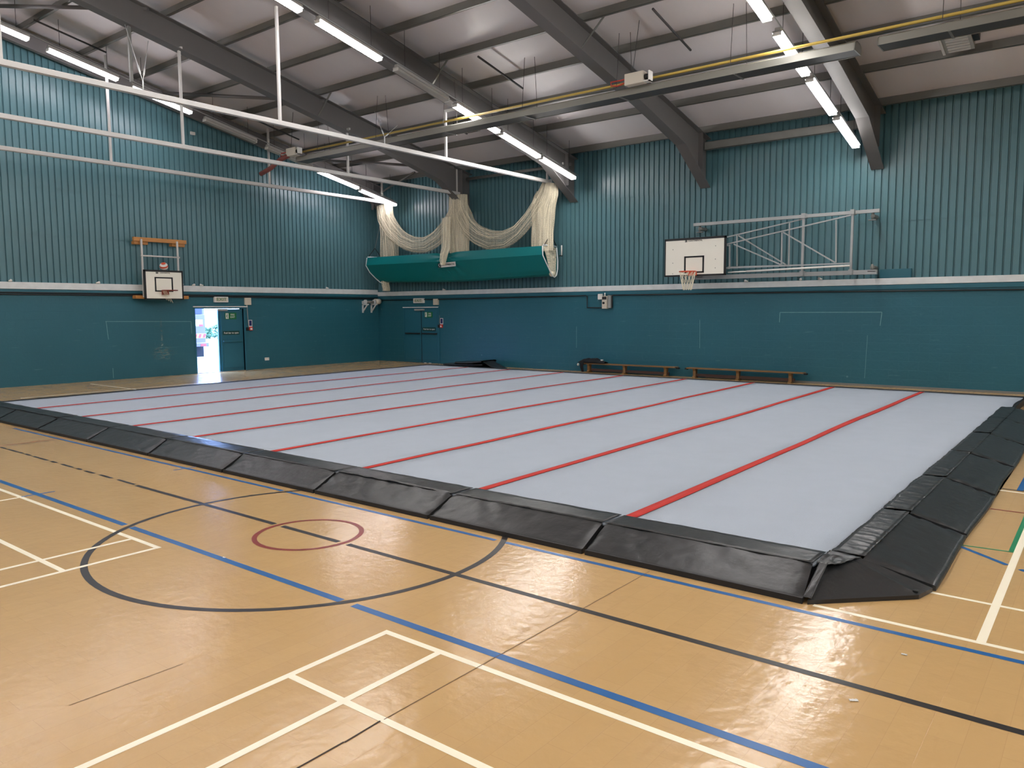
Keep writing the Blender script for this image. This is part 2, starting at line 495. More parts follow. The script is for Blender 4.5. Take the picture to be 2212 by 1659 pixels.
# ---- floor and court markings
fl = MB().box((XL - 0.3, YF - 0.3, -0.2), (XR + 0.3, YB + 0.3, 0.0)).build('floor', M['floor'])
tag(fl, 'glossy beige sports hall floor with coloured court lines', 'floor', kind='structure')
ZL = 0.0012
def line(name, m, x0, y0, x1, y1, wd, z=ZL, label=None):
    a, b = Vector((x0, y0, 0)), Vector((x1, y1, 0))
    t = (b - a).normalized(); n = Vector((-t.y, t.x, 0)) * wd / 2
    k = MB().face([(p.x, p.y, z) for p in (a - n, b - n, b + n, a + n)]).build(name, m, fl)
    if label: k['label'] = label
    return k
def polyline(name, m, segs, wd, z=ZL, label=None):
    mb = MB()
    for x0, y0, x1, y1 in segs:
        a, b = Vector((x0, y0, 0)), Vector((x1, y1, 0))
        t = (b - a).normalized(); n = Vector((-t.y, t.x, 0)) * wd / 2
        mb.face([(p.x, p.y, z) for p in (a - n, b - n, b + n, a + n)])
    k = mb.build(name, m, fl)
    if label: k['label'] = label
    return k
BW = 0.045
CX, CY, CR = -5.636, 4.192, 1.775
# badminton court nearest the camera
line('court_line', M['line_w'], -3.515, 3.158, 2.62, 3.158, BW, label='white baseline of the near badminton court')
line('court_line', M['line_w'], -3.492, 3.135, -3.492, -10.2, BW, label='white outer sideline of the near badminton court')
line('court_line', M['line_w'], -3.49, 2.437, 2.62, 2.437, BW, z=ZL + .0002, label='white long service line of the near badminton court')
line('court_line', M['line_w'], -3.03, 3.135, -3.03, -10.2, BW, z=ZL + .0004, label='white inner sideline of the near badminton court')
line('court_line', M['line_w'], 2.6, 3.13, 2.6, -10.2, BW)
# badminton court to the left
line('court_line', M['line_w'], -12.45, 3.16, -6.31, 3.16, BW, label='white baseline of the left badminton court')
line('court_line', M['line_w'], -6.333, 3.135, -6.333, -10.2, BW, z=ZL + .0004, label='white outer sideline of the left badminton court')
line('court_line', M['line_w'], -12.43, 2.411, -6.33, 2.411, BW, z=ZL + .0002, label='white long service line of the left badminton court')
line('court_line', M['line_w'], -6.766, 3.135, -6.766, -10.2, BW, z=ZL + .0006)
line('court_line', M['line_w'], -9.29, 3.135, -9.29, -1.5, BW, z=ZL + .0006)
line('court_line', M['line_w'], -12.43, 3.13, -12.43, -10.2, BW, z=ZL + .0006)
# thick blue line, broken where the black circle crosses
polyline('court_line', M['line_b'], [(-15.0, 3.325, -7.27, 3.325), (-7.14, 3.325, -4.13, 3.325), (-4.0, 3.325, 9.0, 3.325)], 0.062, label='thick blue court line')
polyline('court_line', M['line_b'], [(-15.0, 5.06, -7.25, 5.06), (-7.16, 5.06, -4.17, 5.06), (-4.06, 5.06, 9.0, 5.06)], 0.05, label='thin blue court line in front of the black edge wedges')
# black centre line, worn to dashes at its far end
worn = []
x = -13.05
random.seed(3)
while x < -8.9:
    l = random.uniform(0.12, 0.55); worn.append((x, 4.21 + random.uniform(-.006, .006), min(x + l, -8.85), 4.21)); x += l + random.uniform(0.03, 0.16)
polyline('court_line', M['line_k'], worn, 0.042, label='worn far end of the black centre line')
polyline('court_line', M['line_k'], [(-8.85, 4.2, -6.16, 4.2), (-6.04, 4.2, -5.23, 4.2), (-5.11, 4.2, 9.0, 4.2)], 0.055, label='black centre line')
k = MB().flat_arc((CX, CY), CR - 0.027, CR + 0.027, 0, 2 * math.pi, 96, 0, ZL + .0001).build('court_circle', M['line_k'], fl); k['label'] = 'large black centre circle'
k = MB().flat_arc((CX, CY), 0.445, 0.49, 0, 2 * math.pi, 64, 0, ZL + .0003).build('court_circle', M['line_r'], fl); k['label'] = 'small red centre circle'
line('court_line', M['line_b'], -9.31, 3.17, -9.29, 3.5, 0.035, z=ZL + .0003)
line('court_line', M['line_b'], -9.32, 4.9, -9.30, 5.2, 0.035, z=ZL + .0003)
line('court_line', M['line_r'], -13.17, 4.2, -13.17, 5.25, 0.03)
line('court_line', M['line_k'], -13.06, 4.3, -13.06, 5.25, 0.02)
# lines beside the right-hand end of the matting
line('court_line', M['line_w'], -1.52, 5.215, 4.0, 5.205, 0.042, label='thin white line beside the corner wedge')
line('court_line', M['line_w'], -1.0, 5.955, 4.0, 5.93, 0.038)
line('court_line', M['line_w'], -0.545, 5.22, -0.55, 9.0, 0.052, z=ZL + .0004, label='thick white line at the right')
line('court_line', M['line_w'], -0.95, 9.82, 4.0, 9.55, 0.04)
line('court_line', M['line_k'], -0.95, 9.93, 4.0, 9.7, 0.03)
line('court_line', M['line_g'], -0.95, 7.325, -0.55, 7.365, 0.028)
line('court_line', M['line_g'], -0.585, 7.38, -0.60, 12.0, 0.05, label='thick green line at the right')
line('court_line', M['line_b'], -0.97, 7.30, -0.58, 6.96, 0.045)
line('court_line', M['line_b'], -0.49, 6.90, 0.4, 6.2, 0.045)
line('court_line', M['line_r'], -0.94, 8.85, 4.0, 8.87, 0.03)
line('court_line', M['line_b'], -0.75, 9.9, -0.75, 16.0, 0.06)
# worn far floor behind the matting
line('court_line', M['line_w'], -20.2, 7.0, -20.2, 11.6, 0.045)
line('court_line', M['line_w'], -22.6, 9.6, -19.2, 9.6, 0.04)
line('court_line', M['line_k'], -21.4, 9.0, -20.9, 9.05, 0.05)
# joints between the floor sheets
line('floor_joint', M['joint'], -2.73, 2.44, -2.72, 5.15, 0.006, z=ZL + .0006)
polyline('floor_joint', M['jointd'], [(-2.735, 1.2, -2.73, 1.95), (-2.73, 1.95, -2.73, 2.19), (-2.725, 2.19, -2.735, 2.42)], 0.011, z=ZL + .0006, label='open joint between floor sheets')
line('floor_joint', M['joint'], -4.11, 1.55, -4.09, 2.15, 0.005, z=ZL + .0006)

# ---- block walls
wb = MB().box((XL - 0.3, YB, -0.1), (XR + 0.3, YB + 0.25, 2.57)).build('wall_back', M['wall_back'])
tag(wb, 'back wall of teal painted blockwork below the steel ledge', 'wall', kind='structure')
DY0, DY1, DZ = 13.27, 15.02, 2.10             # door opening in the left wall
wl_ = MB()
wl_.box((XL, YF, -0.1), (XL - 0.25, DY0, 2.63)).box((XL, DY1, -0.1), (XL - 0.25, YB + 0.25, 2.63)).box((XL, DY0, DZ), (XL - 0.25, DY1, 2.63))
wl_ = wl_.build('wall_left', M['wall_left'])
tag(wl_, 'left gable wall of teal painted blockwork with the open fire door', 'wall', kind='structure')
wf = MB().box((XL - 0.3, YF, -0.1), (XR + 0.3, YF - 0.25, 7.3)).build('wall_front', M['wall_back'])
tag(wf, 'teal wall behind the camera', 'wall', kind='structure')
wr = MB().prism([(XR, YF - .2, -0.1), (XR, YB + .2, -0.1), (XR, YB + .2, 7.1), (XR, RIDGE_Y, 10.55), (XR, YF - .2, 7.1)], (0.25, 0, 0)).build('wall_right', M['wall_left'])
tag(wr, 'teal gable wall right of the camera', 'wall', kind='structure')

# ---- profiled steel cladding above the blockwork (real ribs)
def cladding(name, along, a0, a1, face, sgn, z0, top, seams, parent, pitch=0.1665, depth=0.038):
    """ribs run upright; along = 0 for X, 1 for Y; face = wall plane; sgn = direction into the room"""
    mb = MB()
    prof = []
    a = a0
    while a < a1:
        for da, dd in ((0.0, 0.0), (0.022, 0.0), (0.034, depth), (pitch - 0.012, depth)):
            prof.append((a + da, dd))
        a += pitch
    prof.append((a1 + 0.05, 0.0))
    lifts = [z0] + seams + [None]
    for li in range(len(lifts) - 1):
        off = 0.012 * (len(lifts) - 2 - li)
        za = lifts[li]
        lo = li
        for i in range(len(prof) - 1):
            (p, d0), (q, d1) = prof[i], prof[i + 1]
            d0 += off * 0 + 0.012 * lo; d1 += 0.012 * lo
            zt = lifts[li + 1]
            tp, tq = top(p), top(q)
            z1p = tp if zt is None else min(zt + 0.004, tp)
            z1q = tq if zt is None else min(zt + 0.004, tq)
            if z1p <= za and z1q <= za: continue
            f = lambda s, d, z: ((s, face + sgn * d, z) if along == 0 else (face + sgn * d, s, z))
            mb.face([f(p, d0, za), f(q, d1, za), f(q, d1, z1q), f(p, d0, z1p)])
    return mb.build(name, M['clad'], parent)
c = cladding('cladding', 0, XL - 0.1, XR, YB + 0.10, -1, 2.55, lambda x: 7.06, [4.13, 5.42], wb)
c = cladding('cladding', 1, -3.0, YB + 0.1, XL - 0.10, 1, 2.6, lambda y: zroof(y) + 0.02, [4.13, 5.43, 8.1], wl_)
MB().box((XL - 0.15, YF - .2, 2.6), (XL - 0.12, -3.0, 7.2)).prism([(XL - .12, YF - .2, 7.2), (XL - .12, -3.0, 7.2), (XL - .12, -3.0, 8.75), (XL - .12, YF, 7.2)], (-0.03, 0, 0)).build('cladding', M['clad'], wl_)
MB().box((XL - 0.3, YB + 0.13, 2.5), (XR + 0.3, YB + 0.3, 7.3)).build('cladding_backing', M['teal'], wb)
MB().prism([(XL - .13, YF - .3, 2.6), (XL - .13, YB + .3, 2.6), (XL - .13, YB + .3, 7.2), (XL - .13, RIDGE_Y, 10.75), (XL - .13, YF - .3, 7.2)], (-0.1, 0, 0)).build('cladding_backing', M['teal'], wl_)

# ---- steel ledge flashing and painted channel below it
def trim(name, label, m, a, b, ch=0.004):
    o = MB().box(a, b, ch).build(name, m)
    return tag(o, label, 'trim', kind='structure')
trim('trim_1', 'galvanised steel ledge flashing along the back wall', M['galv'], (XL, YB - 0.035, 2.575), (XR, YB + 0.12, 2.735))
trim('trim_2', 'galvanised steel ledge flashing along the left gable wall', M['galv'], (XL + 0.035, YF, 2.64), (XL - 0.12, YB - .03, 2.825))
trim('trim_3', 'teal channel under the ledge of the back wall', M['teal'], (XL, YB - 0.03, 2.46), (XR, YB + 0.05, 2.565))
trim('trim_4', 'teal channel under the ledge of the left gable wall', M['teal'], (XL + 0.03, YF, 2.56), (XL - 0.05, YB - .03, 2.63))
trim('trim_5', 'narrow skirting strip at the foot of the back wall', M['galvd'], (-9.4, YB - 0.02, 0.0), (XR, YB + .02, 0.05), 0.002)

# chalked practice goals and scuffs painted on the walls
def marks(parent, segs, plane, wd=0.025):
    mb = MB()
    for a0, z0, a1, z1 in segs:
        a, b = Vector((a0, z0)), Vector((a1, z1)); t = (b - a).normalized(); n = Vector((-t.y, t.x)) * wd / 2
        q = [a - n, b - n, b + n, a + n]
        if plane == 'b': mb.face([(p.x, YB - 0.002, p.y) for p in q])
        else: mb.face([(XL + 0.002, p.x, p.y) for p in q])
    return mb.build('chalk_line', M['chalk'], parent)
marks(wb, [(-7.28, 1.89, -4.71, 1.89), (-7.28, 1.89, -7.29, 1.62), (-4.71, 1.89, -4.74, 1.55)], 'b', .016)
marks(wb, [(-9.61, 1.68, -9.60, 0.85), (-13.9, 1.45, -13.9, 0.75)], 'b', .010)
marks(wb, [(-5.03, 1.3, -5.06, 0.2)], 'b', .008)
marks(wl_, [(10.46, 1.73, 13.12, 1.69), (10.48, 1.73, 10.52, 1.2), (13.12, 1.69, 13.13, 1.3), (10.6, 0.35, 10.6, 0.05)], 'l', .014)
for (y0, y1, z0, z1) in ((12.07, 12.19, .38, 2.05), (11.75, 12.55, .45, 1.0)):
    mb = MB()
    mb.grid(lambda u, v: (XL + .002 + (.001 if z1 > 1.5 else 0), y0 + (y1 - y0) * u, z0 + (z1 - z0) * v), 1, 1, uvs=(1, 1))
    k = mb.build('scuff_mark', M['smear'], wl_); k['label'] = 'pale smear of ball scuffs'

# ---- roof
rf = MB()
ovl = 0.5
for sgn in (1, -1):
    pass
ye = YB + ovl; yf2 = YF - ovl
t = 0.12
rf.prism([(XL - .6, RIDGE_Y, zroof(RIDGE_Y)), (XL - .6, ye, zroof(ye)), (XL - .6, ye, zroof(ye) + t), (XL - .6, RIDGE_Y, zroof(RIDGE_Y) + t),
          ], (XR - XL + 1.2, 0, 0))
rf.prism([(XL - .6, RIDGE_Y, zroof(RIDGE_Y)), (XL - .6, RIDGE_Y, zroof(RIDGE_Y) + t), (XL - .6, yf2, zroof(yf2) + t), (XL - .6, yf2, zroof(yf2))], (XR - XL + 1.2, 0, 0))
rf = rf.build('ceiling', M['roof'])
tag(rf, 'pitched ceiling of pale grey metal liner sheets', 'ceiling', kind='structure')

def rafter(x, label, fw_=0.30, dep=1.0, haunch=True, braces=True):
    """portal rafter: web, two flanges, haunch and knee, both slopes; x = its right-hand flange edge"""
    r = thing('rafter_beam', label, 'beam', (x, YB, 5.4), kind='structure')
    xc = x - fw_ / 2
    def low(y):
        return zflange(y) - 0.585 * dep
    web, bot, top = MB(), MB(), MB()
    for s in (1, -1):
        Y = (lambda y: y) if s == 1 else (lambda y: 2 * RIDGE_Y - y)
        e = YB + (0.02 if s == 1 else 0.02)
        if haunch:
            lo = [(RIDGE_Y, low(RIDGE_Y)), (17.2, low(17.2) - .0), (19.5, 6.42), (e, 5.46)]
        else:
            lo = [(RIDGE_Y, low(RIDGE_Y)), (19.9, low(19.9)), (e, 5.75)]
        hi = [(e, zflange(e) + .012), (RIDGE_Y, zflange(RIDGE_Y) + .012)]
        web.prism([(xc - .006, Y(a), b) for a, b in lo + hi], (.012, 0, 0))
        for (a, b), (c_, d) in zip(lo[:-1], lo[1:]):
            bot.prism([(xc - fw_ / 2, Y(a), b), (xc - fw_ / 2, Y(c_), d), (xc - fw_ / 2, Y(c_), d - .02), (xc - fw_ / 2, Y(a), b - .02)], (fw_, 0, 0))
        top.prism([(xc - fw_ / 2, Y(RIDGE_Y), zflange(RIDGE_Y)), (xc - fw_ / 2, Y(e), zflange(e)), (xc - fw_ / 2, Y(e), zflange(e) + .02), (xc - fw_ / 2, Y(RIDGE_Y), zflange(RIDGE_Y) + .02)], (fw_, 0, 0))
        # web stiffener at the knee
        web.box((xc - fw_ / 2 + .01, Y(20.6) - .006, 5.9), (xc + fw_ / 2 - .01, Y(20.6) + .006, zflange(20.6)))
    for s in ((1, -1) if braces else ()):
        y = 14.53
        web_b = MB().bar((xc + s * .03, y, low(y) + .06), (xc + s * .62, y, zflange(y) + .03), .05, .012)
        web_b.build('fly_brace', M['purlin'], r)
    web.build('web', M['steel'], r); bot.build('lower_flange', M['steel'], r); top.build('upper_flange', M['steel'], r)
    return r
rafter(-4.80, 'grey steel rafter right of the wide basketball backboard')
rafter(-9.37, 'grey steel rafter above the wide basketball backboard')
rafter(-13.87, 'grey steel rafter behind the middle row of strip lights')
rafter(-18.35, 'grey steel rafter whose knee ends above the middle of the green net bag')
rafter(-22.95, 'grey steel rafter against the left gable wall', 0.16, 0.62, False, False)
rafter(-0.25, 'grey steel rafter nearest above the camera')
rafter(4.3, 'grey steel rafter right of the camera')

PUR = [20.72] + [20.45 - 1.482 * i for i in range(1, 11)]
names = ['lowest, next to the eaves of the back wall', 'second up from the back wall eaves', 'third up from the back wall eaves', 'fourth up from the back wall eaves',
         'fifth up from the back wall eaves', 'sixth up from the back wall eaves', 'seventh up from the back wall eaves', 'eighth up from the back wall eaves',
         'ninth up from the back wall eaves', 'tenth up from the back wall eaves', 'eleventh, next to the ridge']
def purlin_mesh(y):
    z0 = zflange(y) + 0.021
    mb = MB()
    x0, x1 = XL - .05, XR + .05
    mb.box((x0, y - .008, z0), (x1, y + .008, z0 + .2))
    mb.box((x0, y - .075, z0), (x1, y + .0, z0 + .006)).box((x0, y - .075, z0), (x1, y - .069, z0 + .028))
    mb.box((x0, y, z0 + .19), (x1, y + .07, z0 + .196))
    return mb
for y, nm in zip(PUR, names):
    o = purlin_mesh(y).build('purlin_beam', M['purlin'])
    tag(o, 'dark grey roof purlin running the hall length, ' + nm, 'beam', kind='structure')
for y in PUR:
    o = purlin_mesh(2 * RIDGE_Y - y).build('purlin_beam', M['purlin'])
    tag(o, 'dark grey roof purlin on the slope behind the camera', 'beam', 'purlins behind the camera', kind='structure')
o = MB().box((-9.38, YB - .40, 6.42), (-4.9, YB - .39, 6.64)).box((-9.38, YB - .40, 6.42), (-4.9, YB - .30, 6.43)).box((-9.38, YB - .40, 6.63), (-4.9, YB - .30, 6.64)).build('eaves_tube_beam', M['galvd'])
tag(o, 'grey tie tube under the eaves between the two right rafters', 'beam', kind='structure')
o = MB().tube([(-18.3, YB - .33, 6.58), (-13.9, YB - .33, 6.58)], 0.05, 10).build('eaves_tube_beam', M['galvd'])
tag(o, 'grey tie tube under the eaves above the green net bag', 'beam', kind='structure')
for (a, b, lb) in [((-22.9, 7.3, zflange(7.3) - .02), (-18.4, 9.6, zflange(9.6) - .02), 'highest grey bracing tube in the end roof bay'),
                   ((-22.9, 12.3, zflange(12.3) - .05), (-18.4, 14.7, zflange(14.7) - .05), 'grey bracing tube in the end roof bay above the unlit fittings'),
                   ((-22.9, 17.9, zflange(17.9) - .05), (-18.4, 20.2, zflange(20.2) - .05), 'lowest grey bracing tube in the end roof bay by the corner')]:
    o = MB().tube([a, b], 0.05, 8).build('bracing_tube_beam', M['steel'])
    tag(o, lb, 'beam', kind='structure')
o = MB().tube([(-22.6, 20.6, 6.5), (-20.7, 20.6, 7.08)], 0.035, 8).build('bracing_tube_beam', M['galvd'])
tag(o, 'short diagonal bracing tube above the left net bundle', 'beam', kind='structure')
for x, ya, yb_, lb in ((-12.48, 14.62, 16.40, 'dark sag rod tying two purlins right of the middle light row'), (-7.80, 14.62, 16.40, 'dark sag rod tying two purlins between the two right rafters'),
                       (-21.9, 8.45, 10.2, 'upper dark sag rod in the end roof bay by the left gable'), (-21.9, 14.6, 16.4, 'lower dark sag rod in the end roof bay by the left gable')):
    o = MB().tube([(x, ya, zflange(ya) - .03), (x, yb_, zflange(yb_) - .03)], 0.025, 8).build('sag_rod_beam', M['rod'])
    tag(o, lb, 'beam', kind='structure')

# ================================================================== DOORS
# fire door in the left wall: far leaf shut, near leaf swung outwards
d = thing('door_1', 'teal double fire door in the left wall, one leaf open to daylight', 'door', (XL, 14.15, 0), kind='structure')
xi = XL - 0.06
def leaf(mb_parent, y0, y1, x):
    o = MB().box((x - .045, y0, 0.01), (x, y1, DZ - .02)).build('door_leaf', M['door'], mb_parent)
    p = MB().box((x, y0 + .07, 0.12), (x + .012, y1 - .05, 0.93), .004).build('kick_panel', M['door'], o)
    p = MB().box((x, y0 + .05, 0.98), (x + .06, y1 - .05, 1.03), .01).build('push_bar', M['door'], o)
    return o
fr = MB().box((XL + .012, DY0 - .06, 0), (XL - .25, DY0, DZ + .05)).box((XL + .012, DY1, 0), (XL - .25, DY1 + .06, DZ + .05)).box((XL + .012, DY0, DZ), (XL - .25, DY1, DZ + .05)).build('door_frame', M['door'], d)
lf = leaf(d, 14.20, DY1 - .005, xi)
cl = MB().box((xi + .001, 14.08, 2.02), (xi + .06, 14.44, 2.095), .008).build('door_closer', M['greyp'], lf)
sg = MB().box((xi + .001, 14.36, 1.74), (xi + .008, 14.78, 1.96)).build('exit_sign', M['sign'], lf)
pm = MB().box((xi + .008, 14.385, 1.76), (xi + .010, 14.49, 1.945)).build('running_figure_panel', M['white'], lf)
rm = MB()
gx = xi + .0115
rm.ball((gx, 14.445, 1.915), .014, 8, 6, (.2, 1, 1))
rm.bar((gx, 14.437, 1.895), (gx, 14.425, 1.845), .003, .026).bar((gx, 14.425, 1.845), (gx, 14.455, 1.81), .003, .016).bar((gx, 14.455, 1.81), (gx, 14.45, 1.772), .003, .014)
rm.bar((gx, 14.425, 1.845), (gx, 14.41, 1.80), .003, .016).bar((gx, 14.43, 1.885), (gx, 14.465, 1.87), .003, .012)
rm.build('running_figure', M['sign'], lf)
text('sign_lettering', 'FIRE', .085, (xi + .0095, 14.64, 1.89), ROT_LEFT, M['white'], lf)
text('sign_lettering', 'EXIT', .085, (xi + .0095, 14.64, 1.81), ROT_LEFT, M['white'], lf)
MB().box((xi + .001, 14.26, 1.22), (xi + .006, 14.88, 1.35)).build('push_sign', M['signdk'], lf)
text('sign_lettering', 'Push bar to open', .085, (xi + .0075, 14.57, 1.285), ROT_LEFT, M['white'], lf, width=.92)
# open near leaf, folded back outside; its edge catches the daylight beside the closed leaf
o2 = MB().box((XL - .10, 14.13, 0.01), (XL - .16, 14.20, DZ - .02)).build('meeting_stile', M['door'], d)
op = MB().box((XL - .27, DY0 - .86, 0.01), (XL - .315, DY0 + .0, DZ - .02)).build('door_leaf', M['door'], d)
op['label'] = 'leaf standing open outside'
MB().box((XL + .02, DY0 - .03, 0.0), (XL - .25, DY1 + .03, 0.012)).build('threshold', M['galvd'], d)

# double fire door in the back wall
d2 = thing('door_2', 'closed teal double fire door in the back wall by the corner', 'door', (-20.95, YB, 0), kind='structure')
X0, X1 = -21.88, -20.08
MB().box((X0 - .06, YB - .03, 0), (X0, YB + .05, 2.13)).box((X1, YB - .03, 0), (X1 + .06, YB + .05, 2.13)).box((X0, YB - .03, 2.07), (X1, YB + .05, 2.13)).build('door_frame', M['door'], d2)
for a, b in ((X0 + .005, -20.985), (-20.955, X1 - .005)):
    lf = MB().box((a, YB - .018, .015), (b, YB + .03, 2.065)).build('door_leaf', M['door'], d2)
    MB().box((a + .06, YB - .03, .12), (b - .06, YB - .018, .93), .004).build('kick_panel', M['door'], lf)
    MB().box((a + .05, YB - .08, 1.10), (b - .05, YB - .02, 1.145), .01).build('push_bar', M['blackp'], lf)
    MB().box((a + .06, YB - .026, 1.2), (b - .06, YB - .018, 1.98), .003).build('upper_panel', M['door'], lf)
MB().box((-20.98, YB - .021, .015), (-20.96, YB - .012, 2.06)).build('meeting_gap', M['dark'], d2)
MB().box((-21.28, YB - .085, 1.99), (-20.78, YB - .02, 2.06), .008).build('door_closer', M['greyp'], d2)
MB().box((-20.78, YB - .034, 1.73), (-20.36, YB - .028, 1.94)).build('exit_sign', M['sign'], d2)
MB().box((-20.755, YB - .037, 1.75), (-20.65, YB - .034, 1.925)).build('running_figure_panel', M['white'], d2)
g = MB(); gy = YB - .0385
g.ball((-20.70, gy, 1.895), .014, 8, 6, (1, .2, 1)).bar((-20.705, gy, 1.88), (-20.71, gy, 1.83), .026, .003).bar((-20.71, gy, 1.83), (-20.68, gy, 1.765), .016, .003).bar((-20.71, gy, 1.83), (-20.73, gy, 1.775), .016, .003)
g.build('running_figure', M['sign'], d2)
text('sign_lettering', 'FIRE', .085, (-20.50, YB - .0365, 1.875), ROT_BACK, M['white'], d2)
text('sign_lettering', 'EXIT', .085, (-20.50, YB - .0365, 1.795), ROT_BACK, M['white'], d2)
MB().box((-20.9, YB - .034, 1.22), (-20.2, YB - .028, 1.36)).build('push_sign', M['signdk'], d2)
text('sign_lettering', 'Push bar to open', .085, (-20.55, YB - .0365, 1.29), ROT_BACK, M['white'], d2)
for a in (-20.86, -20.6):
    MB().box((a, YB - .02, .0), (a + .12, YB - .012, .014)).build('daylight_glint_strip', M['galv'], d2)  # pale solid strips stand in for daylight glinting under the door

# ================================================================== GYMNASTICS FLOOR
TOP = 0.15
nearX = [-18.15, -16.43, -14.40, -12.52, -10.68, -8.72, -6.88, -5.08, -3.34, -1.62]
farX = [-18.45, -16.62, -14.86, -12.85, -10.84, -8.95, -7.10, -5.19, -3.32, -1.47]
YN, YFAR = 5.62, 18.80
def strip_x(i, y):
    t = (y - YN) / (YFAR - YN)
    return nearX[i] * (1 - t) + farX[i] * t
g = MB().prism([(nearX[0] - .05, YN + .01, 0), (nearX[9] + .04, YN + .01, 0), (farX[9] + .04, YFAR + .05, 0), (farX[0] - .05, YFAR + .05, 0)], (0, 0, TOP - .03)).build('sprung_deck', M['deck'])
tag(g, 'black edged sprung deck under the grey carpet rolls', 'sports floor')
o = MB().prism([(farX[0] - .07, YFAR + .015, .0), (farX[9] + .05, YFAR + .015, .0), (farX[9] + .05, YFAR + .12, .0), (farX[0] - .07, YFAR + .12, .0)], (0, 0, TOP + .012)).build('edge_strip', M['deck'], g)
o = MB().prism([(nearX[0] - .13, YN, .0), (nearX[0] - .005, YN, .0), (farX[0] - .005, YFAR + .01, .0), (farX[0] - .13, YFAR + .01, .0)], (0, 0, TOP + .012)).build('edge_strip', M['deck'], g)
rollname = ['outermost carpet roll at the far left edge of the floor', 'second carpet roll in from the far left edge', 'third carpet roll in from the far left edge',
            'fourth carpet roll in from the far left edge', 'middle carpet roll of the nine, four rolls either side', 'fourth carpet roll in from the right edge',
            'third carpet roll in from the right edge', 'second carpet roll in from the right edge', 'outermost carpet roll along the right edge of the floor']
for i in range(9):
    mb = MB()
    n = 26
    def fn(u, v, i=i):
        y = YN + (YFAR - YN) * u
        v2 = .002 + .996 * v
        x = strip_x(i, y) * (1 - v2) + strip_x(i + 1, y) * v2
        if i == 8 and v > .99: x += 0.02 * math.sin(y * 3.1)
        return (x, y, TOP + 0.0035 * noise.noise((x * .7, y * .7, 2.0)))
    mb.grid(fn, 40, 6)
    o = mb.build('carpet_roll', M['mat'])
    md = o.modifiers.new('thickness', 'SOLIDIFY'); md.thickness = .02; md.offset = -1
    tag(o, 'grey foam-backed ' + rollname[i], 'gym mat', 'carpet rolls of the gymnastics floor')
redname = ['farthest from the camera, along the left edge roll', 'second from the far left', 'third from the far left', 'fourth from the far left', 'fourth from the right',
           'third from the right', 'second from the right', 'rightmost and widest looking']
for i in range(1, 9):
    mb = MB()
    random.seed(20 + i)
    ph = random.uniform(0, 6)
    def fn(u, v, i=i, ph=ph):
        y = YN + .24 + (YFAR - YN - .24) * u
        x = strip_x(i, y) + .018 * math.sin(u * 7 + ph) * math.sin(u * math.pi) + .008 * math.sin(u * 19 + ph)
        wd = .052 * (1 + .08 * math.sin(u * 11 + ph))
        return (x + (v - .5) * 2 * wd, y, TOP + .0065 + 0.0035 * noise.noise((x * .7, y * .7, 2.0)))
    mb.grid(fn, 60, 2)
    o = mb.build('joining_strip', M['matred'])
    md = o.modifiers.new('thickness', 'SOLIDIFY'); md.thickness = .003; md.offset = -1
    tag(o, 'red joining strip along the carpet seam, ' + redname[i - 1], 'tape', 'red joining strips between the carpet rolls')

# ---- black edge wedges: foam body under a vinyl cover with a flap lying on the carpet
def wedge_near(x0o, x1o, x0i, x1i, label, seed, crumple=1.0):
    t = thing('edge_wedge', label, 'edge mat', ((x0o + x1o) / 2, 5.4, 0), 'black edge wedges around the gymnastics floor')
    g = .016
    def P(u, v, sd=seed):
        # u along the piece, v across: 0 at the hall floor, 1 at the crease
        xo = x0o + g + (x1o - x0o - 2 * g) * u; xi_ = x0i + g + (x1i - x0i - 2 * g) * u
        k = max(0, (v - .08) / .92)
        x = xo + (xi_ - xo) * k
        y = 5.20 + .40 * k
        z = .038 * min(1, v / .08) + (TOP + .018 - .038) * k
        e = min(u, 1 - u)
        wr = noise.noise((x * 2.2 + sd * 3.1, (y + x * .8) * 7.0, sd)) * .006 + noise.noise((x * 9, (y - x * .35) * 11, sd + 5)) * .0035 * (1 + 3 * math.exp(-e * 14))
        z += wr * crumple * min(1, v * 3)
        z -= .012 * math.exp(-e * 60) * (v > .1)
        return (x, y, max(z, 0.001))
    mb = MB(); mb.grid(P, 44, 14)
    # ends and underside
    for u in (0, 1):
        a = P(u, 0); b = P(u, .08); c_ = P(u, 1)
        mb.face([(a[0], a[1], 0.0), b, c_, (c_[0], c_[1], .0)])
    a0, a1, c0, c1 = P(0, 0), P(1, 0), P(0, 1), P(1, 1)
    mb.face([(a0[0], a0[1], 0), (a1[0], a1[1], 0), (c1[0], c1[1], 0), (c0[0], c0[1], 0)])
    mb.build('foam_body', M['vinyl'], t)
    MB().prism([(x0o + g, 5.188, 0), (x1o - g, 5.188, 0), (x1o - g, 5.205, 0), (x0o + g, 5.205, 0)], (0, 0, .042)).build('base_edge_and_shadow', M['deck'], t)  # black strip paints both the dark edge and the shadow along its foot
    fl_ = MB()
    def Q(u, v, sd=seed):
        x = x0i + g + (x1i - x0i - 2 * g) * u
        y = 5.59 + .33 * v + .012 * noise.noise((x * 3, sd, 1)) * v
        z = TOP + .0195 - .004 * v + abs(noise.noise((x * 8 + y * 4, y * 5, sd + 9))) * .010 * crumple * (1 - .6 * v)
        return (x, y, z)
    fl_.grid(Q, 44, 6)
    o = fl_.build('cover_flap', M['vinyl'], t)
    md = o.modifiers.new('thickness', 'SOLIDIFY'); md.thickness = .004; md.offset = -1
    return t
outX = [-18.1, -16.2, -14.37, -12.45, -10.55, -8.68, -6.86, -5.11, -3.35, -1.57]
seamX = [-18.13, -16.43, -14.52, -12.62, -10.78, -8.85, -6.98, -5.16, -3.40, -1.63]
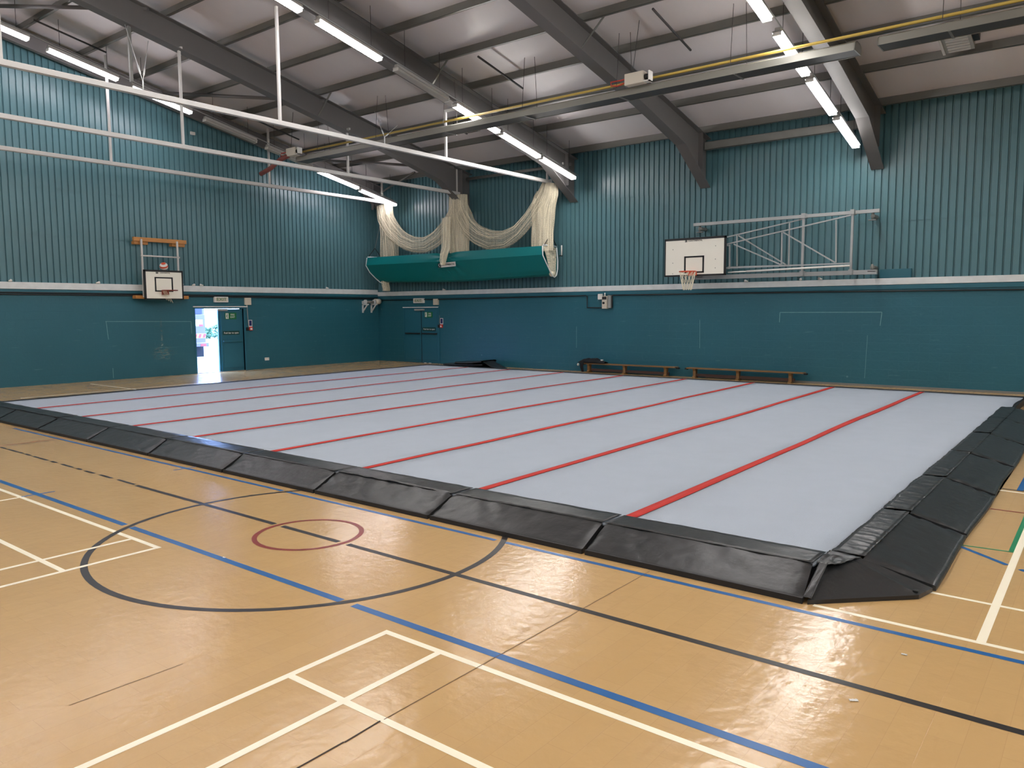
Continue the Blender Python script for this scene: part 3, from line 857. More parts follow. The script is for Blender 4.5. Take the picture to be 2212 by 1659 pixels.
wn = ['at the far left corner of the front row', 'second from the left corner in the front row', 'third from the left corner in the front row', 'fourth from the left corner in the front row',
      'in the middle of the front row', 'fourth from the right corner in the front row', 'third from the right corner in the front row, strongly creased',
      'second from the right corner in the front row', 'front row piece touching the corner piece']
for i in range(9):
    wedge_near(outX[i], outX[i + 1], seamX[i], seamX[i + 1], 'black vinyl edge wedge ' + wn[i], i * 1.7 + .3, 1.7 if i == 6 else 1.0)
def wedge_right(y0o, y1o, y0i, y1i, label, seed):
    t = thing('edge_wedge', label, 'edge mat', (-1.15, (y0o + y1o) / 2, 0), 'black edge wedges around the gymnastics floor')
    g = .012
    def P(u, v, sd=seed):
        yo = y0o + g + (y1o - y0o - 2 * g) * u; yi = y0i + g + (y1i - y0i - 2 * g) * u
        k = max(0, (v - .08) / .92)
        y = yo + (yi - yo) * k
        x = -.925 + .012 * math.sin(y * 2.3) * (1 - k) - .46 * k
        z = .038 * min(1, v / .08) + (TOP + .018 - .038) * k
        e = min(u, 1 - u)
        z += (noise.noise((x * 8, y * 2.4, sd)) * .006 + noise.noise((x * 14 + y * 6, y * 9, sd + 3)) * .004 * (1 + 4 * math.exp(-e * 12))) * min(1, v * 3)
        z -= .014 * math.exp(-e * 50) * (v > .1)
        return (x, y, max(z, .001))
    mb = MB(); mb.grid(P, 44, 14)
    for u in (0, 1):
        a = P(u, 0); b = P(u, .08); c_ = P(u, 1)
        mb.face([(a[0], a[1], 0.0), b, c_, (c_[0], c_[1], .0)])
    a0, a1, c0, c1 = P(0, 0), P(1, 0), P(0, 1), P(1, 1)
    mb.face([(a0[0], a0[1], 0), (a1[0], a1[1], 0), (c1[0], c1[1], 0), (c0[0], c0[1], 0)])
    mb.build('foam_body', M['vinyl'], t)
    f2 = MB()
    def Q(u, v, sd=seed):
        y = y0i + .045 + (y1i - y0i - .07) * u
        x = -1.38 - .235 * v + .022 * noise.noise((y * 2.5, sd, 4)) * v
        z = TOP + .0195 - .003 * v + abs(noise.noise((x * 6, y * 13 + x * 7, sd + 2))) * .02 * (1 - .5 * v)
        return (x, y, z)
    f2.grid(Q, 70, 6)
    o = f2.build('cover_flap', M['vinyl'], t)
    md = o.modifiers.new('thickness', 'SOLIDIFY'); md.thickness = .004; md.offset = -1
RY = [5.99, 7.56, 9.37, 11.19, 13.05, 14.96, 16.72]
rn = ['first along the right side from the corner piece', 'second along the right side from the corner piece', 'third along the right side from the corner piece',
      'fourth along the right side from the corner piece', 'fifth along the right side from the corner piece', 'last of the right side row, short of the back wall']
for i in range(6):
    wedge_right(RY[i], RY[i + 1], RY[i] - (.02 if i else .07), RY[i + 1] - .02, 'black vinyl edge wedge ' + rn[i], 31 + i * 2.3)
# corner piece with its cut-off outer edge
t = thing('edge_wedge', 'black vinyl corner wedge with a slanted front edge and folded cover', 'edge mat', (-1.2, 5.6, 0), 'black edge wedges around the gymnastics floor')
I, A, B2, C2 = Vector((-1.56, 5.72, TOP + .02)), Vector((-1.555, 5.20, .03)), Vector((-.98, 5.76, .03)), Vector((-.93, 5.97, .03))
J = Vector((-1.40, 5.93, TOP + .015))
mb = MB()
def corner(u, v):
    if u < .62:
        o_ = A.lerp(B2, u / .62)
    else:
        o_ = B2.lerp(C2, (u - .62) / .38)
    i_ = I.lerp(J, u)
    p = o_.lerp(i_, v)
    d = abs(u - .62)
    p.z += .016 * math.exp(-d * 26) * v * (1 - v) * 4 * .8 + noise.noise((p.x * 7, p.y * 7, 3.3)) * .006 * (v * (1 - v) * 4) + noise.noise((p.x * 19, p.y * 19, 8)) * .005 * v
    return p
mb.grid(corner, 40, 18)
rim = [corner(i / 40, 0) for i in range(41)]
for a, b in zip(rim[:-1], rim[1:]):
    mb.face([(a.x, a.y, 0), (b.x, b.y, 0), b, a])
mb.face([(A.x, A.y, 0), A, I, (I.x, I.y, 0)])
mb.face([(C2.x, C2.y, 0), C2, J, (J.x, J.y, 0)])
mb.build('foam_body', M['vinyl'], t)
f2 = MB()
def cflap(u, v):
    a = Vector((-1.62, 5.60, TOP + .021)).lerp(Vector((-1.63, 5.97, TOP + .019)), v)
    b = Vector((-1.50, 5.62, TOP + .021)).lerp(Vector((-1.40, 5.93, TOP + .02)), v)
    p = a.lerp(b, u)
    p.z += abs(noise.noise((p.x * 17, p.y * 17, 2))) * .02
    return p
f2.grid(cflap, 16, 16)
o = f2.build('cover_flap', M['vinyl'], t)
md = o.modifiers.new('thickness', 'SOLIDIFY'); md.thickness = .004; md.offset = -1
f2 = MB()
def cstrip(u, v):
    p = Vector((-1.585, 5.205, .04)).lerp(Vector((-1.60, 5.62, TOP + .022)), v)
    p.x += u * .055
    p.z += .004 + abs(noise.noise((p.x * 30, p.y * 14, 6))) * .010
    return p
f2.grid(cstrip, 5, 20)
o = f2.build('cover_seam_strip', M['vinyl'], t)
md = o.modifiers.new('thickness', 'SOLIDIFY'); md.thickness = .004; md.offset = -1
MB().box((-1.02, 5.77, .045), (-.985, 5.815, .052)).build('cover_tab', M['black'], t)

# ================================================================== STRIP LIGHTS
cs, sn = 1 / math.sqrt(1 + SL * SL), SL / math.sqrt(1 + SL * SL)
DV = Vector((0, cs, -sn)); UV_ = Vector((0, sn, cs)); XV = Vector((1, 0, 0))
def sbox(mb, a, b):
    """box in the tilted frame of a fitting: (across, along, up)"""
    (x0, l0, u0), (x1, l1, u1) = a, b
    q = [XV * x + DV * l0 + UV_ * u for x, u in ((x0, u0), (x1, u0), (x1, u1), (x0, u1))]
    return mb.prism(q, DV * (l1 - l0))
def trap(mb, w0, w1, u0, u1, l0, l1):
    q = [XV * x + DV * l0 + UV_ * u for x, u in ((-w0 / 2, u0), (w0 / 2, u0), (w1 / 2, u1), (-w1 / 2, u1))]
    return mb.prism(q, DV * (l1 - l0))
HL = .89
def fitting(name, lit, glow='lamp'):
    r = thing(name, None, None, (0, 0, 0))
    h = sbox(MB(), (-.05, -HL, .03), (.05, HL, .09)); trap(h, .20, .17, .003, .03, -HL, HL)
    h.build('housing', M['house'], r)
    dm = MB(); trap(dm, .165, .14, -.062, .002, -HL + .02, HL - .02)
    dm.build('diffuser', M[glow] if lit else M['lamp_off'], r)
    for s in (-1, 1):
        e = MB(); l = s * HL
        trap(e, .17, .145, -.066, .03, min(l, l - s * .02), max(l, l - s * .02))
        e.build('end_cap', M['white'], r)
        wv = MB().tube([DV * (s * .6) + UV_ * .09, DV * (s * .6) + UV_ * .09 + Vector((0, 0, .93))], .006, 5)
        wv.build('hanger_wire', M['rod'], r)
    return r
def zlight(y): return 6.05 + SL * (20.4 - y)
lit0, off0, old0 = fitting('strip_light', True), fitting('strip_light', False), fitting('strip_light', True, 'lamp_old')
used = set()
def place_light(x, y, lit, label, group):
    base = (old0 if x < -20 else lit0) if lit else off0
    if base.name in used:
        o = copy_tree(base)
    else:
        o = base; used.add(base.name)
    if y >= RIDGE_Y:
        o.location = (x, y, zlight(y) + (max(0, 20 - y) * .022 if x < -20 else 0)); o.rotation_euler = (0, 0, 0)
    else:
        o.location = (x, y, zlight(2 * RIDGE_Y - y)); o.rotation_euler = (0, 0, math.pi)
    tag(o, label, 'ceiling light', group)
R1 = [(19.78, 1), (17.95, 1), (15.92, 0), (13.8, 0), (11.66, 1), (9.56, 1), (7.4, 1), (5.3, 1)]
R2 = [(19.46, 1), (17.62, 1), (15.76, 1), (13.74, 0), (11.53, 1), (9.38, 1), (7.3, 1), (5.2, 1)]
R3 = [(19.78, 1), (17.78, 1), (15.80, 1), (13.56, 1), (11.5, 1), (9.4, 1), (7.3, 1), (5.2, 1)]
o1 = ['closest to the back wall', 'second from the back wall', 'third from the back wall', 'fourth from the back wall', 'fifth from the back wall', 'sixth from the back wall', 'seventh from the back wall', 'last before the ridge']
for X_, R_, nm in ((-21.8, R1, 'row by the left gable'), (-13.5, R2, 'middle row'), (-5.35, R3, 'right row')):
    for (y, l), q in zip(R_, o1):
        place_light(X_, y, l, ('lit strip light ' if l else 'unlit strip light ') + q + ', ' + nm, 'strip lights under the roof')
for X_ in (-22.0, -13.5, -5.35):
    for y in (3.1, 1.0, -1.1, -3.2, -5.3, -7.4, -9.5, -11.4):
        place_light(X_, y, 1, 'lit strip light on the roof slope behind the camera', 'strip lights on the other roof slope')
for X_ in (3.0, 10.4):
    for y in (19.78, 17.78, 15.8, 13.56, 11.5, 9.4, 7.3, 5.2, 3.1, 1.0, -1.1, -3.2, -5.3, -7.4, -9.5, -11.4):
        place_light(X_, y, 1, 'lit strip light in the rows right of the camera', 'strip lights right of the camera')
for X_, nm in ((-21.8, 'row along the left gable wall'), (-13.5, 'middle light row'), (-5.35, 'right light row')):
    o = MB().tube([(X_ + .05, 5.0, zlight(5.0) + .115 + (.33 if X_ < -20 else 0)), (X_ + .05, 20.5, zlight(20.5) + .115)], .014, 6).build('supply_conduit', M['greyp'])
    tag(o, 'thin grey supply conduit along the ' + nm, 'conduit')

# ================================================================== NET TRACKS
def track(x, y0, rods, label):
    t = thing('net_track', label, 'track', (x, 20.5, 6.05), 'white cricket net tracks')
    MB().box((x - .04, y0, 6.03), (x + .04, 20.62, 6.13), .006).build('track_rail', M['railw'], t)
    MB().box((x - .012, y0 + .01, 6.015), (x + .012, 20.6, 6.032)).build('track_slot', M['greyp'], t)
    for y, top, arm in rods:
        rd = MB().box((x - .028, y - .028, 6.12), (x + .028, y + .028, top)).build('drop_rod', M['railw'], t)
        if arm:
            MB().box((x - .025 + min(0, arm), y - .025, top - .06), (x + .025 + max(0, arm), y + .025, top)).build('bracket_arm', M['railw'], rd)
    MB().box((x - .06, 20.60, 5.98), (x + .06, 20.64, 6.16)).build('end_stop', M['galv'], t)
    return t
track(-14.6, -6.0, [(10.45, 8.52, 0), (15.73, 7.38, .68), (5.1, 9.5, 0), (20.45, 6.6, .6)], 'white net track nearest the camera, ending at the right net bundle')
track(-18.5, -6.0, [(10.38, 8.45, .1), (15.6, 7.44, .1), (5.1, 9.5, 0), (20.45, 6.9, 0)], 'middle white net track, ending at the middle net bundle')
track(-22.05, -6.0, [(10.25, 8.95, 0), (15.3, 7.9, 0), (20.2, 6.9, 0), (5.1, 9.8, 0)], 'farthest white net track, ending at the left net bundle')
def guy(x, y, dx0, dy0, dx1, dy1, label):
    t = thing('guy_wire', label, 'wire', (x, y, 6.13))
    zt = zflange(y + dy0) - (.64 if dx0 < -3.5 else 0); zt1 = zflange(y + dy1)
    MB().tube([(x, y, 6.13), (x, y, 6.30)], .014, 6).build('turnbuckle', M['galv'], t)
    MB().tube([(x, y, 6.29), (x + dx0, y + dy0, zt)], .007, 5).build('wire_strand', M['galv'], t)
    MB().tube([(x, y, 6.29), (x + dx1, y + dy1, zt1)], .007, 5).build('wire_strand', M['galv'], t)
    for s, (dx, dy, z) in ((.2, (dx0, dy0, zt)), (.2, (dx1, dy1, zt1))):
        a = Vector((x, y, 6.29)); b = Vector((x + dx, y + dy, z))
        MB().tube([a.lerp(b, .12), a.lerp(b, .24)], .018, 6).build('strainer', M['galv'], t)
guy(-14.6, 7.45, -3.83, 1.6, -5.5, 3.0, 'steel guy wires bracing the nearest net track at the left')
guy(-14.6, 13.5, -3.0, 2.4, -3.1, 3.4, 'steel guy wires bracing the nearest net track near the gas pipe')
o = MB().bar((-18.5, 9.17, 7.36), (-18.5, 9.17, zflange(9.17) - .585), .065, .065).build('hanger_post', M['galvd'])
tag(o, 'grey square post hanging from a rafter beside the left guy wires', 'post')

# ================================================================== RADIANT HEATERS AND GAS PIPE
HY, HZ = 15.3, 6.70
def heater(x0, x1, label):
    t = thing('radiant_heater', label, 'heater', ((x0 + x1) / 2, HY, HZ - .1), 'radiant tube heaters')
    pr = [(-.22, -.09), (-.20, .045), (-.10, .095), (.10, .095), (.20, .045), (.22, -.09), (.205, -.09), (.185, .035), (.09, .08), (-.09, .08), (-.185, .035), (-.205, -.09)]
    MB().prism([(x0, HY + a, HZ + b) for a, b in pr], (x1 - x0, 0, 0)).build('reflector', M['heat'], t)
    MB().box((x0 + .02, HY - .19, HZ - .086), (x1 - .02, HY + .19, HZ - .074)).build('underside_shade', M['rod'], t)  # dark plate added to imitate the shade inside the open reflector
    for a in (-.1, .1):
        MB().tube([(x0 + .03, HY + a, HZ - .01), (x1 - .03, HY + a, HZ - .01)], .045, 10).build('heater_tube', M['rod'], t)
    for x in (x0, x1 - .02):
        MB().prism([(x, HY + a, HZ + b) for a, b in pr[:6]], (.02, 0, 0)).build('end_plate', M['galvd'], t)
    x = x0 + 1.0
    while x < x1:
        MB().tube([(x, HY - .15, HZ + .14), (x + .0, HY - .05, zflange(HY) + .05)], .006, 5).build('hanger_wire', M['rod'], t)
        MB().tube([(x + .22, HY + .15, HZ + .14), (x + .22, HY + .05, zflange(HY) + .05)], .006, 5).build('hanger_wire', M['rod'], t)
        MB().box((x + .1, HY - .225, HZ - .1), (x + .14, HY + .225, HZ - .075)).build('tube_clip', M['galvd'], t)
        x += 2.6
    return t
heater(-20.35, -3.99, 'long galvanised radiant tube heater hung across the left three roof bays')
heater(-3.62, 8.0, 'galvanised radiant tube heater to the right of the gap beside the right rafter')
o = MB().tube([(-20.4, HY - .02, 6.93), (9.0, HY - .02, 6.93)], .028, 10).build('gas_pipe', M['yellow'])
tag(o, 'long yellow gas pipe running above the radiant heaters', 'pipe')
def burner(x, label):
    t = thing('heater_burner', label, 'burner box', (x, HY - .3, 6.75), 'radiant heater burner boxes')
    bx_ = MB()
    bx_.box((x - .25, HY - .42, 6.76), (x + .2, HY - .24, 7.0), .01); bx_.build('burner_box', M['plastic'], t)
    MB().box((x + .2, HY - .42, 6.77), (x + .34, HY - .25, 6.79)).box((x + .32, HY - .42, 6.77), (x + .34, HY - .25, 6.98)).build('fan_bracket', M['white'], t)
    MB().tube([(x + .2, HY - .33, 6.88), (x + .3, HY - .33, 6.88)], .06, 12).build('fan_motor', M['black'], t)
    MB().tube([(x - .25, HY - .36, 6.84), (x - .45, HY - .36, 6.80), (x - .62, HY - .34, 6.84), (x - .66, HY - .3, 6.93), (x - .5, HY - .1, 6.99), (x - .2, HY - .08, 7.02)], .014, 6).build('flexible_hose', M['red'], t)
    MB().tube([(x - .1, HY - .33, 7.0), (x + .05, HY - .33, zflange(HY - .33) + .03)], .007, 5).build('hanger_wire', M['rod'], t)
    return t
burner(-8.35, 'cream burner box with red hose on the gas pipe between the two right rafters')
b2_ = burner(-20.3, 'cream burner box at the far left end of the gas pipe')
MB().tube([(-20.5, 14.95, 6.8), (-20.8, 14.85, 6.7), (-21.1, 14.7, 6.45), (-21.5, 14.6, 6.3)], .07, 10).build('flue_elbow', M['flue'], b2_)
# ceiling mounted luminaire and extractor under the roof
def roofbox(x, y, w_, d_, label, cat, name, dark):
    t = thing(name, label, cat, (x, y, zroof(y) - .3))
    z = zroof(y) - .06
    f = lambda a, b, c: (a, b, c - SL * (b - y))
    def pbox(mb, a, b):
        return mb.prism([f(a[0], a[1], a[2]), f(b[0], a[1], a[2]), f(b[0], b[1], a[2]), f(a[0], b[1], a[2])], (0, 0, b[2] - a[2]))
    pbox(MB(), (x - w_ / 2, y - d_ / 2, z - .22), (x + w_ / 2, y + d_ / 2, z - .02)).build('casing', M['greyp'] if not dark else M['galvd'], t)
    gr = MB()
    for k in range(7):
        yy = y - d_ / 2 + .06 + k * (d_ - .12) / 6
        pbox(gr, (x - w_ / 2 + .06, yy - .012, z - .245), (x + w_ / 2 - .06, yy + .012, z - .22))
    gr.build('louvre_grille', M['house'] if not dark else M['rod'], t)
    pbox(MB(), (x - w_ / 2 - .05, y - d_ / 2, z - .25), (x - w_ / 2, y + d_ / 2, z - .0)).build('side_flange', M['house'] if not dark else M['rod'], t)
    pbox(MB(), (x + w_ / 2 + .01, y - .12, z - .2), (x + w_ / 2 + .12, y + .12, z - .05)).build('motor', M['black'] if not dark else M['red'], t)
roofbox(-2.86, 18.2, .52, .75, 'grey louvred fan unit under the roof at the far right', 'fan unit', 'fan_unit', False)
roofbox(-15.6, 17.75, .5, .6, 'small dark unit with a red end under the roof left of the middle lights', 'fan unit', 'fan_unit', True)

# ================================================================== BASKETBALL BACKBOARDS
def goal_net(parent, c, R, zt, zb, n=12):
    mb = MB()
    for k in range(n):
        for s in (1, -1):
            pts = []
            for i in range(7):
                t = i / 6
                a = 2 * math.pi * (k + s * t * 1.5) / n
                r = R * (1 - .48 * t)
                pts.append((c[0] + r * math.cos(a), c[1] + r * math.sin(a), zt + (zb - zt) * t))
            mb.tube(pts, .006, 4, cap=False)
    return mb.build('hoop_net', M['cord'], parent)
# wide board on the side-folding wall frame, back wall
t = thing('basketball_backboard', 'wide white basketball backboard on a side-folded steel frame, back wall', 'basketball hoop', (-9.44, 20.3, 2.93))
bx0, bx1, bz0, bz1, by = -10.35, -8.53, 2.925, 3.975, 20.30
b = MB().box((bx0, by, bz0), (bx1, by + .035, bz1), .003).build('board', M['cream'], t)
fr = MB(); e = .05
fr.box((bx0 - .01, by - .006, bz1 - e), (bx1 + .01, by + .04, bz1 + .01)).box((bx0 - .01, by - .006, bz0 - .01), (bx1 + .01, by + .04, bz0 + e * .7))
fr.box((bx0 - .01, by - .006, bz0), (bx0 + e * .5, by + .04, bz1)).box((bx1 - e * .9, by - .006, bz0), (bx1 + .01, by + .04, bz1))
fr.build('black_border', M['black'], b)
sq = MB()
for a, c_ in (((-9.75, 3.43), (-9.15, 3.475)), ((-9.75, 3.0), (-9.15, 3.045)), ((-9.75, 3.0), (-9.70, 3.475)), ((-9.20, 3.0), (-9.15, 3.475))):
    sq.box((a[0], by - .004, a[1]), (c_[0], by + .002, c_[1]))
sq.build('target_square', M['black'], b)
MB().box((-9.73, by - .004, 3.865), (-9.67, by + .002, 3.925)).build('emblem_block', M['black'], b)
text('emblem_letter', 'C', .06, (-9.70, by - .006, 3.895), ROT_BACK, M['cream'], b)
text('board_lettering', 'CONTINENTAL', .062, (-9.42, by - .004, 3.897), ROT_BACK, M['black'], b)
bl = MB()
for x, z in ((-10.1, 3.68), (-10.1, 3.3), (-10.1, 3.0), (-8.82, 3.72), (-8.82, 3.36), (-8.82, 3.12)):
    bl.tube([(x, by - .005, z), (x, by + .001, z)], .012, 8)
bl.build('bolt', M['galvd'], b)
hp = MB().box((-9.56, by - .14, 2.93), (-9.36, by - .006, 3.05)).build('hoop_bracket', M['orange'], t)
rm_ = MB().ring((-9.47, by - .36, 3.03), .225, .014, 36, 8); rm_.box((-9.53, by - .15, 3.005), (-9.41, by - .12, 3.045))
rm_.build('hoop_rim', M['orange'], t)
goal_net(t, (-9.47, by - .36), .222, 3.02, 2.52)
fm = MB(); ya, yb_ = 20.75, 20.45
fm2 = MB()
for p, q in (((-8.68, 3.98), (-6.60, 4.32)), ((-8.66, 3.15), (-6.6, 3.13)), ((-8.4, 4.01), (-8.38, 3.15)), ((-6.97, 4.25), (-6.96, 3.14)), ((-8.36, 4.0), (-7.03, 3.15))):
    fm.bar((p[0], ya, p[1]), (q[0], ya, q[1]), .032, .032)
fm.build('rear_truss', M['frame'], t)
for p, q in (((-8.56, 3.76), (-5.36, 4.29)), ((-8.53, 3.11), (-5.34, 3.11)), ((-8.48, 3.74), (-8.47, 3.12)), ((-7.06, 3.98), (-7.05, 3.14)), ((-5.71, 4.2), (-5.68, 3.14)), ((-8.37, 3.75), (-7.06, 3.14)), ((-7.03, 3.98), (-5.7, 3.14))):
    fm2.bar((p[0], yb_, p[1]), (q[0], yb_, q[1]), .032, .032)
fm2.build('front_truss', M['frame'], t)
MB().tube([(-7.97, 20.42, 3.0), (-5.34, 20.42, 3.05)], .026, 10).tube([(-8.5, 20.42, 2.99), (-7.97, 20.42, 3.0)], .017, 8).build('stay_tube', M['white'], t)
for x in (-6.56, -5.36):
    MB().box((x - .027, 20.57, 2.83), (x + .027, 20.63, 4.42)).build('pivot_post', M['frame'], t)
for x, y in ((-8.6, ya), (-8.6, yb_)):
    MB().box((x - .06, by + .03, 3.1), (x + .0, y + .02, 3.14)).box((x - .06, by + .03, 3.72), (x + .0, y + .02, 3.76)).build('board_arm', M['frame'], t)
MB().box((-9.66, 20.66, 4.335), (-4.76, 20.74, 4.42), .004).build('upper_wall_rail', M['frame'], t)
MB().box((-9.61, 20.66, 2.83), (-4.77, 20.78, 2.94), .004).build('lower_wall_rail', M['frame'], t)
for x, z in ((-9.48, 4.26), (-4.92, 4.26), (-4.89, 3.0), (-9.45, 3.0)):
    MB().tube([(x, 20.7, z), (x, 21.12, z)], .05, 10).tube([(x, 20.71, z + .08), (x, 20.71, z - .08)], .03, 8).box((x - .09, 20.66, z - .11), (x + .09, 20.76, z - .09)).build('wall_mount', M['galvd'], t)
for x, z in ((-6.56, 4.38), (-5.36, 4.38), (-6.56, 2.9), (-5.36, 2.9)):
    MB().box((x - .045, 20.53, z - .06), (x + .045, 20.78, z + .06)).build('post_clamp', M['frame'], t)
o = MB().box((-4.79, YB - .03, 2.737), (-4.08, YB + .055, 2.96), .004).build('timber_packer', M['teal'])
tag(o, 'teal packing board on the ledge right of the folded hoop frame', 'board')

# small board on a fixed frame, left wall
t = thing('basketball_backboard', 'small black-edged basketball backboard on wooden rails, left gable wall', 'basketball hoop', (-22.9, 12.02, 2.38))
x = -22.90; y0, y1, z0, z1 = 11.43, 12.63, 2.385, 3.25
b = MB().box((x - .035, y0, z0), (x, y1, z1), .003).build('board', M['cream'], t)
fr = MB(); e = .045
fr.box((x - .04, y0 - .01, z1 - e), (x + .006, y1 + .01, z1 + .01)).box((x - .04, y0 - .01, z0 - .01), (x + .006, y1 + .01, z0 + e * .5)).box((x - .04, y0 - .01, z0), (x + .006, y0 + e, z1)).box((x - .04, y1 - e * .8, z0), (x + .006, y1 + .01, z1))
fr.build('black_border', M['black'], b)
sq = MB()
for a, c_ in (((11.74, 3.01), (12.31, 3.05)), ((11.74, 2.61), (12.31, 2.65)), ((11.74, 2.61), (11.785, 3.05)), ((12.265, 2.61), (12.31, 3.05))):
    sq.box((x - .002, a[0], a[1]), (x + .004, c_[0], c_[1]))
sq.build('target_square', M['black'], b)
MB().box((x - .002, 11.79, 3.15), (x + .004, 11.86, 3.2)).build('emblem_block', M['black'], b)
text('emblem_letter', 'C', .05, (x + .006, 11.825, 3.175), ROT_LEFT, M['cream'], b)
text('board_lettering', 'CONTINENTAL', .052, (x + .004, 12.07, 3.175), ROT_LEFT, M['black'], b, width=.9)
MB().box((x, 11.94, 2.52), (x + .10, 12.12, 2.66)).build('hoop_bracket', M['hoopdk'], t)
MB().ring((x + .33, 12.03, 2.645), .215, .013, 32, 8).build('hoop_rim', M['hoopdk'], t)
rg = MB()
for k in range(4):
    a = .6 + k * .2
    rg.tube([(x + .33 + .21 * math.cos(a + 4), 12.03 + .21 * math.sin(a + 4), 2.64), (x + .2 + .03 * k, 11.98 + .05 * k, 2.36 - .03 * k)], .006, 4)
rg.build('torn_net', M['cord'], t)
for y in (11.5, 12.62):
    MB().box((-23.14, y - .022, 2.44), (-23.09, y + .022, 4.17)).build('upright_tube', M['railw'], t)
    MB().box((-23.12, y - .02, 2.5), (x - .02, y + .02, 2.54)).box((-23.12, y - .02, 3.1), (x - .02, y + .02, 3.14)).build('board_bracket', M['railw'], t)
MB().tube([(-23.10, 11.46, 3.68), (-23.10, 12.68, 3.68)], .024, 8).build('cross_tube', M['railw'], t)
MB().box((-23.25, 11.3, 4.11), (-23.15, 12.95, 4.23), .006).build('upper_wood_rail', M['woody'], t)
for a, c_ in ((11.33, 11.75), (12.5, 12.92)):
    MB().box((-23.38, a, 4.02), (-23.2, c_, 4.11), .005).build('wood_packer', M['woody'], t)
MB().box((-23.38, 11.28, 2.40), (-23.16, 12.95, 2.50), .006).build('lower_wood_rail', M['woody'], t)
# ball stuck on top of that board
bm_ = MB().ball((0, 0, 0), .122, 24, 16)
for f in bm_.bm.faces:
    c_ = f.calc_center_median()
    a = math.atan2(c_.y, c_.x)
    f.material_index = 1 if int((c_.z / .122 + 1) * 2.2) % 2 == 0 or abs(math.sin(a)) < .12 else 0
o = bm_.build('basketball', [M['white'], M['orange']])
o.location = (-22.98, 12.09, 3.38); o.rotation_euler = (.5, .4, .3)
tag(o, 'red and white ball stuck on top of the small backboard', 'ball')

# ================================================================== CRICKET NETS AND BAG
def gathered(mb, line_, wid, dep, pleats, uvs, seed, nu=48, nv=56):
    """netting gathered into a soft pleated rope following line_ (x, y, z); wid/dep per control point"""
    n = len(line_)
    def samp(L_, t):
        f = t * (n - 1); i = min(int(f), n - 2); k = f - i
        p0, p1, p2, p3 = (L_[max(i - 1, 0)], L_[i], L_[i + 1], L_[min(i + 2, n - 1)])
        cr = lambda a, b_, c_, d_: .5 * (2 * b_ + (c_ - a) * k + (2 * a - 5 * b_ + 4 * c_ - d_) * k * k + (3 * b_ - a - 3 * c_ + d_) * k ** 3)
        return tuple(cr(*v) for v in zip(p0, p1, p2, p3)) if isinstance(p0, tuple) else cr(p0, p1, p2, p3)
    def fn(u, v):
        p = Vector(samp(line_, u)); q = Vector(samp(line_, min(1, u + .01))) - Vector(samp(line_, max(0, u - .01)))
        q.normalize()
        side = Vector((q.z, 0, -q.x)); side.normalize()
        a = v * 2 * math.pi
        pl = 1 + .10 * math.sin(a * pleats + 2.2 * noise.noise((u * 2, seed, 0))) + .10 * noise.noise((u * 5, math.cos(a) * 2, math.sin(a) * 2 + seed))
        return p + side * (samp(wid, u) / 2 * math.cos(a) * pl) + Vector((0, 1, 0)) * (samp(dep, u) / 2 * math.sin(a) * pl)
    mb.grid(fn, nu, nv, uvs=uvs)
    return samp
def cords(mb, line_, wid, k, seed, r=.004):
    random.seed(seed)
    n = len(line_)
    for _ in range(k):
        off = random.uniform(-.95, .95); ph = random.uniform(0, 6)
        pts = []
        for i in range(n):
            p = Vector(line_[i]); q = Vector(line_[min(i + 1, n - 1)]) - Vector(line_[max(i - 1, 0)]); q.normalize()
            sd = Vector((q.z, 0, -q.x))
            o_ = max(-1, min(1, off + .12 * math.sin(i * 1.3 + ph)))
            pts.append(p + sd * wid[i] / 2 * o_ - Vector((0, .62 * math.sqrt(max(0, 1 - o_ * o_)) * .22 + .03, 0)))
        mb.tube(pts, r, 4)
def cricket(label, loc, pieces, cordn):
    t = thing('cricket_net', label, 'netting', loc, 'gathered cricket nets')
    for nm, ln, wd, dp, pl, uv, sd, mt in pieces:
        mb = MB(); gathered(mb, ln, wd, dp, pl, uv, sd); o = mb.build(nm, M[mt], t)
        if nm == 'hanging_net':
            mb = MB(); gathered(mb, ln, [a * .6 for a in wd], [a * .6 for a in dp], pl - 2, uv, sd + 4, 30, 30); mb.build('inner_folds', M[mt], o)
        mb = MB(); cords(mb, ln, wd, cordn, int(sd * 10)); mb.build('net_cords', M['cord'], o)
    return t
YN2 = 20.52
cricket('left cream cricket net bundle with a swag drooping to the middle bundle', (-22.1, YN2, 4.0), [
    ('hanging_net', [(-22.2, YN2, 6.02), (-22.17, YN2, 5.5), (-22.1, YN2, 5.0), (-22.06, YN2, 4.4), (-22.05, YN2, 3.85)], [.62, .72, .8, .88, .9], [.2, .26, .28, .3, .3], 13, (30, 46), 1.1, 'netd'),
    ('net_end', [(-22.42, 20.62, 3.2), (-22.42, 20.64, 3.0), (-22.40, 20.66, 2.86), (-22.40, 20.66, 2.76)], [.3, .3, .28, .26], [.2, .2, .2, .18], 9, (10, 20), 1.9, 'net'),
    ('net_swag', [(-22.2, YN2 - .1, 6.0), (-22.12, YN2 - .12, 5.55), (-21.72, YN2 - .12, 5.02), (-21.15, YN2 - .12, 4.62), (-20.55, YN2 - .12, 4.42), (-19.95, YN2 - .12, 4.40), (-19.4, YN2 - .1, 4.62), (-18.95, YN2 - .0, 5.05), (-18.62, YN2 + .04, 5.6)],
     [.7, .76, .70, .58, .52, .54, .56, .56, .4], [.2, .22, .2, .18, .16, .16, .16, .16, .12], 12, (46, 40), 2.3, 'netd')], 15)
